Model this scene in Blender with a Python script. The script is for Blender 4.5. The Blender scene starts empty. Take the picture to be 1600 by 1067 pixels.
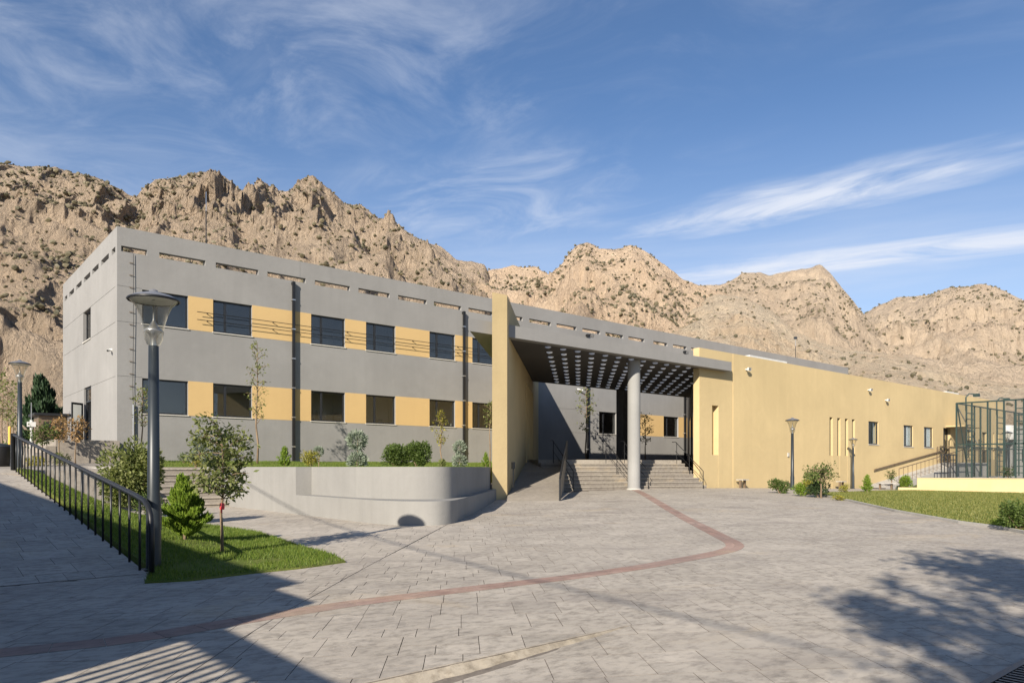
import bpy, math, random
import numpy as np
from mathutils import Vector
random.seed(7); np.random.seed(7)
S = bpy.context.scene
COL = S.collection
# ------------------------------------------------------------------ camera, sky, sun
# world X runs along the long facade, Y into the building; the camera stands at x=y=0
F, HY, EYE = 1131.0, 730.0, 1.5
ANG = math.atan2(2127 - 800, F)
SU, CU = math.sin(ANG), math.cos(ANG)
cam = bpy.data.cameras.new('camera')
cam.sensor_width = 36.0
cam.lens = 36.0 * F / 1600.0
cam.shift_y = (HY - 533.5) / 1600.0
cam.clip_start = 0.05; cam.clip_end = 6000
camo = bpy.data.objects.new('camera', cam); COL.objects.link(camo)
camo.location = (0, 0, EYE)
camo.rotation_euler = (math.pi / 2, 0, math.atan2(SU, CU) - math.pi / 2)
S.camera = camo
ELEV = math.radians(26.3)
LAZ = math.radians(21.0)
LX, LY = math.sin(LAZ), math.cos(LAZ)
LU, LV = SU * LX + CU * LY, -CU * LX + SU * LY       # horizontal direction the light travels
ldir = Vector((LU * math.cos(ELEV), LV * math.cos(ELEV), -math.sin(ELEV)))
sun = bpy.data.lights.new('sun', 'SUN'); sun.energy = 5.0; sun.angle = math.radians(0.53); sun.color = (1.0, 0.90, 0.76)
suno = bpy.data.objects.new('sun', sun); COL.objects.link(suno)
suno.rotation_euler = (-ldir).to_track_quat('Z', 'Y').to_euler()
suno.location = (-30, -20, 40)
W = bpy.data.worlds.new('World'); S.world = W; W.use_nodes = True
wt = W.node_tree; wn = wt.nodes; wl = wt.links
bg = wn['Background']; bg.inputs['Strength'].default_value = 0.077
sky = wn.new('ShaderNodeTexSky'); sky.sky_type = 'NISHITA'; sky.sun_disc = False
sky.sun_elevation = ELEV
sky.sun_rotation = math.atan2(-LU, -LV)
sky.air_density = 1.0; sky.dust_density = 0.9; sky.ozone_density = 5.0; sky.altitude = 700
def wmath(op, a, b=None, clamp=False):
    n = wn.new('ShaderNodeMath'); n.operation = op; n.use_clamp = clamp
    for i, v in enumerate((a, b)):
        if v is None: continue
        if isinstance(v, (int, float)): n.inputs[i].default_value = v
        else: wl.new(v, n.inputs[i])
    return n.outputs[0]
tc = wn.new('ShaderNodeTexCoord')
rot = wn.new('ShaderNodeVectorRotate'); rot.rotation_type = 'Z_AXIS'
rot.inputs['Angle'].default_value = -camo.rotation_euler[2]
wl.new(tc.outputs['Generated'], rot.inputs['Vector'])
sep = wn.new('ShaderNodeSeparateXYZ'); wl.new(rot.outputs[0], sep.inputs[0])
zc = wmath('MAXIMUM', sep.outputs[2], 0.03)
px_ = wmath('DIVIDE', sep.outputs[0], zc); py_ = wmath('DIVIDE', sep.outputs[1], zc)
comb = wn.new('ShaderNodeCombineXYZ'); wl.new(px_, comb.inputs[0]); wl.new(py_, comb.inputs[1])
def cloud_layer(center, ang, scale, radius, soft, nscale, stretch, lo, hi, dist=1.2, det=9):
    """one patch of cirrus in the cloud plane: blob mask x streaky noise"""
    mp = wn.new('ShaderNodeMapping'); mp.vector_type = 'TEXTURE'
    mp.inputs['Location'].default_value = (center[0], center[1], 0)
    mp.inputs['Rotation'].default_value = (0, 0, ang)
    mp.inputs['Scale'].default_value = (scale[0], scale[1], 1)
    wl.new(comb.outputs[0], mp.inputs[0])
    wob = wn.new('ShaderNodeTexNoise'); wob.inputs['Scale'].default_value = 1.6; wob.inputs['Detail'].default_value = 5
    wl.new(mp.outputs[0], wob.inputs['Vector'])
    ln = wn.new('ShaderNodeVectorMath'); ln.operation = 'LENGTH'; wl.new(mp.outputs[0], ln.inputs[0])
    l2 = wmath('ADD', ln.outputs['Value'], wmath('MULTIPLY', wmath('SUBTRACT', wob.outputs[0], 0.5), 1.3))
    mr = wn.new('ShaderNodeMapRange'); mr.interpolation_type = 'SMOOTHSTEP'
    mr.inputs[1].default_value = radius + soft; mr.inputs[2].default_value = radius - soft
    wl.new(l2, mr.inputs[0])
    m2 = wn.new('ShaderNodeMapping'); m2.vector_type = 'TEXTURE'
    m2.inputs['Location'].default_value = (center[0] + 3.7, center[1] + 1.3, 0)
    m2.inputs['Rotation'].default_value = (0, 0, ang); m2.inputs['Scale'].default_value = (stretch, 1, 1)
    wl.new(comb.outputs[0], m2.inputs[0])
    no = wn.new('ShaderNodeTexNoise'); no.inputs['Scale'].default_value = nscale; no.inputs['Detail'].default_value = det
    no.inputs['Roughness'].default_value = 0.62; no.inputs['Distortion'].default_value = dist
    wl.new(m2.outputs[0], no.inputs['Vector'])
    r2 = wn.new('ShaderNodeMapRange'); r2.interpolation_type = 'SMOOTHSTEP'
    r2.inputs[1].default_value = lo; r2.inputs[2].default_value = hi
    wl.new(no.outputs[0], r2.inputs[0])
    return wmath('MULTIPLY', mr.outputs[0], r2.outputs[0])
def R(d): return math.radians(d)
layers = [
    (cloud_layer((-0.80, 1.85), R(-22), (1.25, 0.55), 1.0, 0.75, 2.3, 1.0, 0.36, 0.84, 0.7), 0.46),
    (cloud_layer((1.10, 2.70), R(-38), (0.66, 0.20), 0.85, 0.65, 3.0, 1.6, 0.22, 0.66, 1.1), 0.95),
    (cloud_layer((1.70, 3.45), R(-26), (1.15, 0.22), 0.90, 0.6, 2.4, 2.0, 0.18, 0.60, 0.8), 0.95),
    (cloud_layer((-0.05, 2.75), R(-38), (0.75, 0.50), 0.85, 0.55, 2.6, 1.5, 0.38, 0.76, 1.0), 0.45),
    (cloud_layer((0.6, 3.9), R(-20), (2.4, 0.8), 0.8, 0.6, 1.2, 2.0, 0.20, 0.80, 0.8), 0.42),
    (cloud_layer((0.0, 0.0), R(-30), (40, 40), 0.9, 0.5, 0.9, 2.2, 0.50, 0.88, 1.2), 0.25),
]
fac = None
for f_, k in layers:
    v = wmath('MULTIPLY', f_, k)
    fac = v if fac is None else wmath('MAXIMUM', fac, v)
veil = wn.new('ShaderNodeMapRange'); veil.interpolation_type = 'SMOOTHSTEP'
for i_, v_ in ((1, 0.0), (2, 0.46), (3, 0.50), (4, 0.0)): veil.inputs[i_].default_value = v_
wl.new(sep.outputs[2], veil.inputs[0])
fac = wmath('MAXIMUM', fac, wmath('ADD', wmath('MULTIPLY', fac, 0.8), veil.outputs[0]))
fac = wmath('MINIMUM', fac, 0.9)
mixc = wn.new('ShaderNodeMixRGB'); mixc.inputs[2].default_value = (6.0, 6.3, 7.0, 1)
wl.new(fac, mixc.inputs[0]); wl.new(sky.outputs[0], mixc.inputs[1]); wl.new(mixc.outputs[0], bg.inputs['Color'])
S.view_settings.view_transform = 'Standard'; S.view_settings.look = 'None'
S.view_settings.gamma = 1.0; S.view_settings.use_curve_mapping = False
S.view_settings.exposure = 0.85
S.cycles.max_bounces = 8; S.cycles.transparent_max_bounces = 16; S.cycles.glossy_bounces = 3
S.cycles.caustics_reflective = False; S.cycles.caustics_refractive = False

# ------------------------------------------------------------------ coordinates
def cv(X, Y): return (SU * X + CU * Y, -CU * X + SU * Y)          # across / ahead of the viewer -> plan
def on_v(x, v):
    t = (x - 800) / F; Y = v / (-CU * t + SU); return SU * t * Y + CU * Y
def on_u(x, u):
    t = (x - 800) / F; Y = u / (SU * t + CU); return -CU * t * Y + SU * Y
def at_depth(x, Y): return cv((x - 800) / F * Y, Y)
def sstep(x): x = min(1, max(0, x)); return x * x * (3 - 2 * x)
ENT = (27.0, 22.0)
def g0(u, v): return 0.08 + 0.42 * math.exp(-((u - ENT[0]) ** 2 + (v - ENT[1]) ** 2) / 225.0)
def ramp_z(v): return 0.095 + 1.33 * min(1, max(0, (v - 10.4) / 13.9))
def hit(x, y, zf=g0):
    z = 0.1
    for _ in range(30):
        Y = (EYE - z) * F / (y - HY); p = at_depth(x, Y); z = 0.5 * z + 0.5 * zf(*p)
    return p[0], p[1], zf(*p)
def bed_z(u, v): return g0(u, v) + 0.03 + (ramp_z(v) - 0.1) * (1 - sstep((u - 2.6) / 2.6))
# the dropped apron at the front edge of the plaza
KA = hit(981, 978); KB = hit(560, 1070)
KD = Vector((KB[0] - KA[0], KB[1] - KA[1])); KL = KD.length; KD.normalize(); KN = Vector((KD.y, -KD.x))
if KN.dot(Vector((-KA[0], -KA[1]))) < 0: KN = -KN                  # towards the viewer
def plaza_z(u, v, side=None):
    z = g0(u, v)
    q = Vector((u - KA[0], v - KA[1])); s = q.dot(KD); d = q.dot(KN)
    if s > 0 and (d > 0.001 if side is None else side > 0) and d > -0.02:
        z -= 0.115 * min(1, s / KL) ** 0.9 * max(0, 1 - d / 1.5)
    return z

# ------------------------------------------------------------------ helpers: meshes
def origin_of(o):
    p = Vector((0, 0, 0))
    while o is not None: p += o.location; o = o.parent
    return p
class MB:
    def __init__(self): self.v = []; self.f = []; self.attr = None
    def add(self, vs, fs):
        n = len(self.v); self.v += [tuple(p) for p in vs]; self.f += [tuple(i + n for i in f) for f in fs]; return self
    def box(self, a, b):
        (x0, y0, z0), (x1, y1, z1) = a, b
        return self.add([(x0, y0, z0), (x1, y0, z0), (x1, y1, z0), (x0, y1, z0), (x0, y0, z1), (x1, y0, z1), (x1, y1, z1), (x0, y1, z1)],
                        [(0, 3, 2, 1), (4, 5, 6, 7), (0, 1, 5, 4), (1, 2, 6, 5), (2, 3, 7, 6), (3, 0, 4, 7)])
    def prism(self, poly, z0, z1):
        """plan polygon (counter-clockwise), z as numbers or functions of u,v"""
        n = len(poly); a = sum(poly[i][0] * poly[(i + 1) % n][1] - poly[(i + 1) % n][0] * poly[i][1] for i in range(n))
        if a < 0: poly = poly[::-1]
        fz = lambda z, p: z(*p) if callable(z) else z
        lo = [(p[0], p[1], fz(z0, p)) for p in poly]; hi = [(p[0], p[1], fz(z1, p)) for p in poly]
        return self.add(lo + hi, [tuple(range(n - 1, -1, -1)), tuple(range(n, 2 * n))] +
                        [(i, (i + 1) % n, n + (i + 1) % n, n + i) for i in range(n)])
    def bar(self, p, q, w, h=None):
        """rectangular bar from p to q, w across, h up"""
        h = h or w; p = Vector(p); q = Vector(q); d = (q - p).normalized()
        s = d.cross(Vector((0, 0, 1)))
        if s.length < 1e-4: s = Vector((1, 0, 0))
        s.normalize(); t = s.cross(d).normalized()
        r = [(-1, -1), (1, -1), (1, 1), (-1, 1)]
        vs = [e + s * (a * w / 2) + t * (b * h / 2) for e in (p, q) for a, b in r]
        return self.add(vs, [(3, 2, 1, 0), (4, 5, 6, 7)] + [(i, (i + 1) % 4, 4 + (i + 1) % 4, 4 + i) for i in range(4)])
    def tube(self, pts, r, n=8, caps=True):
        pts = [Vector(p) for p in pts]; m = len(pts); rs = r if isinstance(r, (list, tuple)) else [r] * m
        base = len(self.v); ref = None
        for i, p in enumerate(pts):
            d = (pts[min(i + 1, m - 1)] - pts[max(i - 1, 0)]).normalized()
            if ref is None: ref = d.orthogonal().normalized()
            s = (ref - d * ref.dot(d)).normalized(); ref = s; t = d.cross(s)
            for k in range(n):
                a = 2 * math.pi * k / n; self.v.append(tuple(p + (s * math.cos(a) + t * math.sin(a)) * rs[i]))
        for i in range(m - 1):
            for k in range(n):
                self.f.append((base + i * n + k, base + i * n + (k + 1) % n, base + (i + 1) * n + (k + 1) % n, base + (i + 1) * n + k))
        if caps:
            self.f.append(tuple(base + k for k in range(n - 1, -1, -1))); self.f.append(tuple(base + (m - 1) * n + k for k in range(n)))
        return self
    def lathe(self, prof, n=20, c=(0, 0), cap0=False, cap1=False):
        base = len(self.v)
        for r, z in prof:
            for k in range(n):
                a = 2 * math.pi * k / n; self.v.append((c[0] + r * math.cos(a), c[1] + r * math.sin(a), z))
        for i in range(len(prof) - 1):
            for k in range(n):
                self.f.append((base + i * n + k, base + i * n + (k + 1) % n, base + (i + 1) * n + (k + 1) % n, base + (i + 1) * n + k))
        if cap0: self.f.append(tuple(base + k for k in range(n - 1, -1, -1)))
        if cap1: self.f.append(tuple(base + (len(prof) - 1) * n + k for k in range(n)))
        return self
    def mesh(self, name, off=(0, 0, 0), smooth=False):
        me = bpy.data.meshes.new(name)
        me.from_pydata([(a - off[0], b - off[1], c - off[2]) for a, b, c in self.v], [], self.f)
        if smooth: me.polygons.foreach_set('use_smooth', [True] * len(me.polygons))
        if self.attr is not None:
            at = me.attributes.new('tint', 'FLOAT', 'POINT'); at.data.foreach_set('value', self.attr)
        me.update(); return me
    def build(self, name, mat, parent=None, smooth=False, local=False):
        off = (0, 0, 0) if (local or parent is None) else origin_of(parent)
        o = bpy.data.objects.new(name, self.mesh(name, off, smooth)); COL.objects.link(o)
        if mat: o.data.materials.append(mat)
        if parent is not None: o.parent = parent
        return o
def tag(o, label=None, cat=None, group=None, kind=None):
    for k, v in (('label', label), ('category', cat), ('group', group), ('kind', kind)):
        if v: o[k] = v
    return o
def thing(name, loc, label, cat, group=None, rz=0):
    o = bpy.data.objects.new(name, None); o.empty_display_size = 0.2; COL.objects.link(o)
    o.location = loc; o.rotation_euler = (0, 0, rz); return tag(o, label, cat, group)
def copy_tree(o, parent=None):
    c = o.copy(); COL.objects.link(c); c.parent = parent
    for ch in list(o.children): copy_tree(ch, c)
    return c
def place(root, loc, rz=0, sc=1.0, label=None):
    root.location = loc; root.rotation_euler = (0, 0, rz); root.scale = (sc, sc, sc)
    if label: root['label'] = label
    return root

# ------------------------------------------------------------------ helpers: materials
def mat_base(name):
    m = bpy.data.materials.new(name); m.use_nodes = True; return m, m.node_tree.nodes, m.node_tree.links, m.node_tree.nodes['Principled BSDF']
def noise(nt, scale, detail=4, rough=0.55, vec=None, dist=0.0):
    n = nt.nodes.new('ShaderNodeTexNoise'); n.inputs['Scale'].default_value = scale; n.inputs['Detail'].default_value = detail
    n.inputs['Roughness'].default_value = rough; n.inputs['Distortion'].default_value = dist
    if vec is not None: nt.links.new(vec, n.inputs['Vector'])
    return n.outputs[0]
def mrange(nt, x, a, b, c, d, smooth=False):
    n = nt.nodes.new('ShaderNodeMapRange'); n.inputs[1].default_value = a; n.inputs[2].default_value = b
    n.inputs[3].default_value = c; n.inputs[4].default_value = d
    if smooth: n.interpolation_type = 'SMOOTHSTEP'
    nt.links.new(x, n.inputs[0]); return n.outputs[0]
def mixrgb(nt, f, a, b, mode='MIX'):
    n = nt.nodes.new('ShaderNodeMixRGB'); n.blend_type = mode
    for i, v in enumerate((f, a, b)):
        if isinstance(v, (int, float)): n.inputs[i].default_value = v
        elif isinstance(v, tuple): n.inputs[i].default_value = (*v[:3], 1)
        else: nt.links.new(v, n.inputs[i])
    return n.outputs[0]
def nmath(nt, op, a, b=None):
    n = nt.nodes.new('ShaderNodeMath'); n.operation = op
    for i, v in enumerate((a, b)):
        if v is None: continue
        if isinstance(v, (int, float)): n.inputs[i].default_value = v
        else: nt.links.new(v, n.inputs[i])
    return n.outputs[0]
def wpos(nt, scale=None):
    g = nt.nodes.new('ShaderNodeNewGeometry')
    if scale is None: return g.outputs['Position']
    m = nt.nodes.new('ShaderNodeVectorMath'); m.operation = 'MULTIPLY'; m.inputs[1].default_value = scale
    nt.links.new(g.outputs['Position'], m.inputs[0]); return m.outputs[0]
def bump(nt, bs, h, strength=0.3, dist=0.02):
    b = nt.nodes.new('ShaderNodeBump'); b.inputs['Strength'].default_value = strength; b.inputs['Distance'].default_value = dist
    nt.links.new(h, b.inputs['Height']); nt.links.new(b.outputs[0], bs.inputs['Normal'])
def plain(name, col, rough=0.5, metal=0.0, var=0.12, spec=0.5):
    m, n, l, b = mat_base(name); nt = m.node_tree
    f = noise(nt, 3.0, 5, 0.6, wpos(nt))
    c = mixrgb(nt, mrange(nt, f, 0.3, 0.7, 0, 1), tuple(x * (1 - var) for x in col), tuple(min(1, x * (1 + var)) for x in col))
    l.new(c, b.inputs['Base Color']); b.inputs['Roughness'].default_value = rough; b.inputs['Metallic'].default_value = metal
    b.inputs['Specular IOR Level'].default_value = spec
    return m
def stucco(name, col, var=0.07, streak=0.09, bstr=0.25, dirt=(0.30, 0.24, 0.17)):
    m, n, l, b = mat_base(name); nt = m.node_tree
    big = noise(nt, 0.35, 5, 0.6, wpos(nt), 0.4)
    st = noise(nt, 1.0, 6, 0.65, wpos(nt, (2.2, 2.2, 0.16)))
    fine = noise(nt, 22, 4, 0.6, wpos(nt))
    patch = noise(nt, 0.9, 3, 0.5, wpos(nt), 1.5)
    c = mixrgb(nt, mrange(nt, big, 0.3, 0.7, 0, 1), tuple(x * (1 - var) for x in col), tuple(x * (1 + var) for x in col))
    c = mixrgb(nt, mrange(nt, st, 0.42, 0.75, 0, streak), c, tuple(x * 0.55 for x in col))
    c = mixrgb(nt, mrange(nt, patch, 0.60, 0.72, 0, 0.10), c, tuple(min(1, x * 1.35) for x in col))
    c = mixrgb(nt, mrange(nt, fine, 0.35, 0.8, 0, 0.10), c, tuple(x * 0.7 for x in col))
    l.new(c, b.inputs['Base Color']); b.inputs['Roughness'].default_value = 0.88; b.inputs['Specular IOR Level'].default_value = 0.25
    h = nmath(nt, 'ADD', nmath(nt, 'MULTIPLY', fine, 0.35), nmath(nt, 'MULTIPLY', noise(nt, 2.4, 5, 0.6, wpos(nt, (1, 1, 1.6))), 1.0))
    bump(nt, b, h, bstr, 0.03)
    return m
def leafmat(name, c1, c2, trans=0.35, rough=0.55):
    m, n, l, b = mat_base(name); nt = m.node_tree
    g = n.new('ShaderNodeNewGeometry')
    c = mixrgb(nt, g.outputs['Random Per Island'], c1, c2)
    l.new(c, b.inputs['Base Color']); b.inputs['Roughness'].default_value = rough; b.inputs['Specular IOR Level'].default_value = 0.3
    t = n.new('ShaderNodeBsdfTranslucent'); l.new(mixrgb(nt, 1.0, c, (1.25, 1.35, 0.7), 'MULTIPLY'), t.inputs[0])
    mx = n.new('ShaderNodeMixShader'); mx.inputs[0].default_value = trans
    l.new(b.outputs[0], mx.inputs[1]); l.new(t.outputs[0], mx.inputs[2]); l.new(mx.outputs[0], n['Material Output'].inputs[0])
    return m
def glassmat(name, tint, gloss=0.06, boost=1.0):
    m = bpy.data.materials.new(name); m.use_nodes = True; nt = m.node_tree; n = nt.nodes; l = nt.links; n.remove(n['Principled BSDF'])
    tr = n.new('ShaderNodeBsdfTransparent'); tr.inputs[0].default_value = (*tint, 1)
    gl = n.new('ShaderNodeBsdfGlossy'); gl.inputs['Roughness'].default_value = 0.015; gl.inputs[0].default_value = (0.72, 0.72, 0.72, 1)
    fr = n.new('ShaderNodeLayerWeight'); fr.inputs[0].default_value = 0.5
    bm = n.new('ShaderNodeBump'); bm.inputs['Strength'].default_value = 0.04; bm.inputs['Distance'].default_value = 0.05
    l.new(noise(nt, 0.7, 2, 0.5, wpos(nt)), bm.inputs['Height']); l.new(bm.outputs[0], gl.inputs['Normal'])
    f = nmath(nt, 'ADD', nmath(nt, 'MULTIPLY', nmath(nt, 'POWER', fr.outputs['Facing'], 4.0), 0.8 * boost), gloss)
    mx = n.new('ShaderNodeMixShader'); l.new(f, mx.inputs[0]); l.new(tr.outputs[0], mx.inputs[1]); l.new(gl.outputs[0], mx.inputs[2])
    l.new(mx.outputs[0], n['Material Output'].inputs[0]); return m
def stonemat(name, c1, c2, c3, tint_amt=0.16, stain=True):
    m, n, l, b = mat_base(name); nt = m.node_tree
    P = wpos(nt)
    a = n.new('ShaderNodeAttribute'); a.attribute_name = 'tint'
    f1 = noise(nt, 1.1, 6, 0.65, P, 0.6); f2 = noise(nt, 7.0, 7, 0.7, wpos(nt, (1.0, 1.6, 1))); f3 = noise(nt, 0.22, 4, 0.55, P, 0.5)
    c = mixrgb(nt, mrange(nt, f1, 0.32, 0.68, 0, 1), c1, c2)
    c = mixrgb(nt, mrange(nt, f2, 0.46, 0.68, 0, 0.85), c, c3)
    c = mixrgb(nt, mrange(nt, f3, 0.5, 0.72, 0, 0.5), c, tuple(x * 1.18 for x in c2))
    k = nmath(nt, 'ADD', nmath(nt, 'MULTIPLY', nmath(nt, 'SUBTRACT', a.outputs['Fac'], 0.5), tint_amt * 2), 1.0)
    c = mixrgb(nt, 1.0, c, k, 'MULTIPLY')
    if stain:
        f4 = noise(nt, 0.45, 5, 0.6, P, 1.0)
        c = mixrgb(nt, mrange(nt, f4, 0.60, 0.74, 0, 0.45), c, (0.44, 0.34, 0.21))
        f5 = noise(nt, 0.6, 6, 0.65, wpos(nt, (1, 1.4, 1)), 0.5)
        c = mixrgb(nt, mrange(nt, f5, 0.48, 0.72, 0, 0.45), c, (0.17, 0.15, 0.14))
    l.new(c, b.inputs['Base Color']); b.inputs['Roughness'].default_value = 0.8; b.inputs['Specular IOR Level'].default_value = 0.3
    sl = noise(nt, 3.0, 8, 0.68, wpos(nt, (1.0, 1.7, 1)), 0.8)
    bump(nt, b, sl, 0.55, 0.02); return m

M = {}
M['grey'] = stucco('grey_render', (0.244, 0.241, 0.235), 0.09, 0.13)
M['yellow'] = stucco('yellow_render', (0.505, 0.395, 0.215), 0.07, 0.12, 0.35)
M['panel'] = stucco('yellow_panel_paint', (0.525, 0.368, 0.172), 0.04, 0.05, 0.2)
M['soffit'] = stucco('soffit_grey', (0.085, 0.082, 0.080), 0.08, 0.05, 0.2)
M['white'] = stucco('white_render', (0.240, 0.236, 0.225), 0.10, 0.22, 0.3)
M['concrete'] = stucco('raw_concrete', (0.40, 0.385, 0.355), 0.10, 0.20, 0.4)
M['column'] = stucco('cast_concrete_column', (0.268, 0.268, 0.262), 0.12, 0.22, 0.35)
M['riser'] = stonemat('step_concrete_shaded', (0.175, 0.155, 0.13), (0.22, 0.197, 0.168), (0.125, 0.11, 0.092), 0.05, True)  # darker copy of the step concrete, painting in the thin shade under nosings
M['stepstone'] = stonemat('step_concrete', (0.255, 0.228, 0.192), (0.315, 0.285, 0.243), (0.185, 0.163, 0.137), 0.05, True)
M['paving'] = stonemat('stamped_paving', (0.358, 0.322, 0.272), (0.428, 0.388, 0.332), (0.192, 0.172, 0.147), 0.11)
M['joint'] = stonemat('paving_joint', (0.15, 0.13, 0.11), (0.19, 0.165, 0.14), (0.10, 0.088, 0.075), 0.0, False)
M['redpaver'] = stonemat('red_paver', (0.295, 0.185, 0.148), (0.345, 0.255, 0.212), (0.205, 0.135, 0.110), 0.16, True)
M['kerb'] = stonemat('kerb_concrete', (0.30, 0.262, 0.205), (0.355, 0.315, 0.255), (0.165, 0.14, 0.105), 0.0, True)
M['dark'] = plain('black_metal', (0.018, 0.019, 0.021), 0.42, 0.3)
M['frame'] = plain('anthracite_frame', (0.022, 0.024, 0.028), 0.4, 0.2)
M['lampmetal'] = plain('lamp_post_paint', (0.024, 0.031, 0.037), 0.42, 0.2)
M['lamphat'] = plain('lamp_hat_grey', (0.23, 0.235, 0.25), 0.4, 0.4)
M['alu'] = plain('bare_aluminium', (0.55, 0.56, 0.57), 0.3, 0.85)
M['clear'] = glassmat('lamp_clear_plastic', (0.86, 0.855, 0.82), 0.05, 1.2)
nt = M['clear'].node_tree; out = nt.nodes['Material Output']; src = out.inputs[0].links[0].from_socket
milk = nt.nodes.new('ShaderNodeBsdfTranslucent'); milk.inputs[0].default_value = (0.80, 0.77, 0.68, 1)
lw_ = nt.nodes.new('ShaderNodeLayerWeight'); lw_.inputs[0].default_value = 0.5
mk = nt.nodes.new('ShaderNodeMixShader'); nt.links.new(mrange(nt, lw_.outputs['Facing'], 0.2, 1.0, 0.05, 0.45), mk.inputs[0])
nt.links.new(src, mk.inputs[1]); nt.links.new(milk.outputs[0], mk.inputs[2]); nt.links.new(mk.outputs[0], out.inputs[0])
M['blind'] = plain('blind_fabric', (0.78, 0.79, 0.78), 0.8)
M['glass'] = glassmat('window_glass', (0.74, 0.76, 0.76), 0.10, 1.0)
M['doorglass'] = glassmat('door_glass', (0.93, 0.95, 0.94), 0.05, 1.5)
M['room'] = stucco('room_plaster', (0.74, 0.74, 0.72), 0.04, 0.02, 0.1)
M['sill'] = stucco('window_sill_stone', (0.52, 0.50, 0.46), 0.05, 0.1, 0.2)
M['roof'] = stucco('roof_screed', (0.36, 0.30, 0.24), 0.1, 0.0, 0.2)
M['whitepaint'] = plain('white_painted_metal', (0.55, 0.55, 0.53), 0.45)
M['bulb'] = plain('white_reflector', (0.8, 0.8, 0.78), 0.3)
M['cable'] = plain('cable_rubber', (0.02, 0.02, 0.02), 0.6)
M['courtgreen'] = plain('court_green_steel', (0.020, 0.042, 0.038), 0.5, 0.2)
M['brownrail'] = plain('brown_painted_rail', (0.16, 0.115, 0.075), 0.5, 0.2)
M['soil'] = plain('soil', (0.16, 0.115, 0.075), 0.95, 0, 0.25)
M['bark'] = plain('bark', (0.19, 0.135, 0.085), 0.9, 0, 0.3)
M['yellowpole'] = plain('yellow_painted_pole', (0.70, 0.40, 0.06), 0.5)
M['leaf'] = leafmat('leaf_green', (0.050, 0.085, 0.018), (0.115, 0.160, 0.038))
M['leafpale'] = leafmat('leaf_pale_green', (0.115, 0.145, 0.042), (0.235, 0.250, 0.095))
M['leafdark'] = leafmat('leaf_dark_green', (0.022, 0.045, 0.016), (0.055, 0.085, 0.030), 0.2)
M['leafgrey'] = leafmat('leaf_silver_green', (0.16, 0.20, 0.15), (0.30, 0.34, 0.27), 0.2)
M['thuja'] = leafmat('thuja_green', (0.095, 0.165, 0.016), (0.21, 0.285, 0.038), 0.3)
M['thujadark'] = leafmat('thuja_deep_green', (0.045, 0.095, 0.018), (0.105, 0.170, 0.030), 0.25)
M['leafyellow'] = leafmat('leaf_yellow_green', (0.16, 0.165, 0.022), (0.34, 0.30, 0.055), 0.3)
M['leafdry'] = leafmat('leaf_dry_brown', (0.20, 0.115, 0.05), (0.38, 0.25, 0.12), 0.3)
M['pine'] = leafmat('pine_green', (0.018, 0.042, 0.018), (0.045, 0.078, 0.034), 0.1)
M['shrub'] = leafmat('mountain_shrub', (0.062, 0.058, 0.034), (0.150, 0.128, 0.078), 0.0)  # lightened brown olive: distance haze is put into the shrub colour
M['grass'] = leafmat('grass_blades', (0.065, 0.125, 0.014), (0.18, 0.225, 0.040), 0.35)
M['lawngrass'] = leafmat('lawn_grass_blades', (0.095, 0.130, 0.026), (0.26, 0.245, 0.080), 0.35)
m, n_, l_, b_ = mat_base('turf_sheet'); nt = m.node_tree
f = noise(nt, 0.8, 6, 0.65, wpos(nt)); f2 = noise(nt, 14, 5, 0.7, wpos(nt))
c = mixrgb(nt, mrange(nt, f, 0.35, 0.7, 0, 1), (0.080, 0.120, 0.022), (0.165, 0.185, 0.048))
c = mixrgb(nt, mrange(nt, f2, 0.45, 0.75, 0, 0.6), c, (0.15, 0.13, 0.055))
l_.new(c, b_.inputs['Base Color']); b_.inputs['Roughness'].default_value = 0.95; b_.inputs['Specular IOR Level'].default_value = 0.1
bump(nt, b_, f2, 0.6, 0.04); M['turf'] = m
m, n_, l_, b_ = mat_base('skylight_diffuser'); nt = m.node_tree
b_.inputs['Base Color'].default_value = (0.95, 0.95, 0.93, 1)
t_ = n_.new('ShaderNodeBsdfTranslucent'); t_.inputs[0].default_value = (0.95, 0.95, 0.92, 1)
mx = n_.new('ShaderNodeMixShader'); mx.inputs[0].default_value = 0.55
l_.new(b_.outputs[0], mx.inputs[1]); l_.new(t_.outputs[0], mx.inputs[2]); l_.new(mx.outputs[0], n_['Material Output'].inputs[0]); M['diffuser'] = m
def meshmat(name, col, alpha):
    m = bpy.data.materials.new(name); m.use_nodes = True; nt = m.node_tree; n = nt.nodes; l = nt.links
    b = n['Principled BSDF']; b.inputs['Base Color'].default_value = (*col, 1); b.inputs['Roughness'].default_value = 0.6
    t = n.new('ShaderNodeBsdfTransparent'); mx = n.new('ShaderNodeMixShader'); mx.inputs[0].default_value = alpha
    l.new(t.outputs[0], mx.inputs[1]); l.new(b.outputs[0], mx.inputs[2]); l.new(mx.outputs[0], n['Material Output'].inputs[0]); return m
M['netting'] = meshmat('court_wire_mesh', (0.04, 0.05, 0.045), 0.22)
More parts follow.
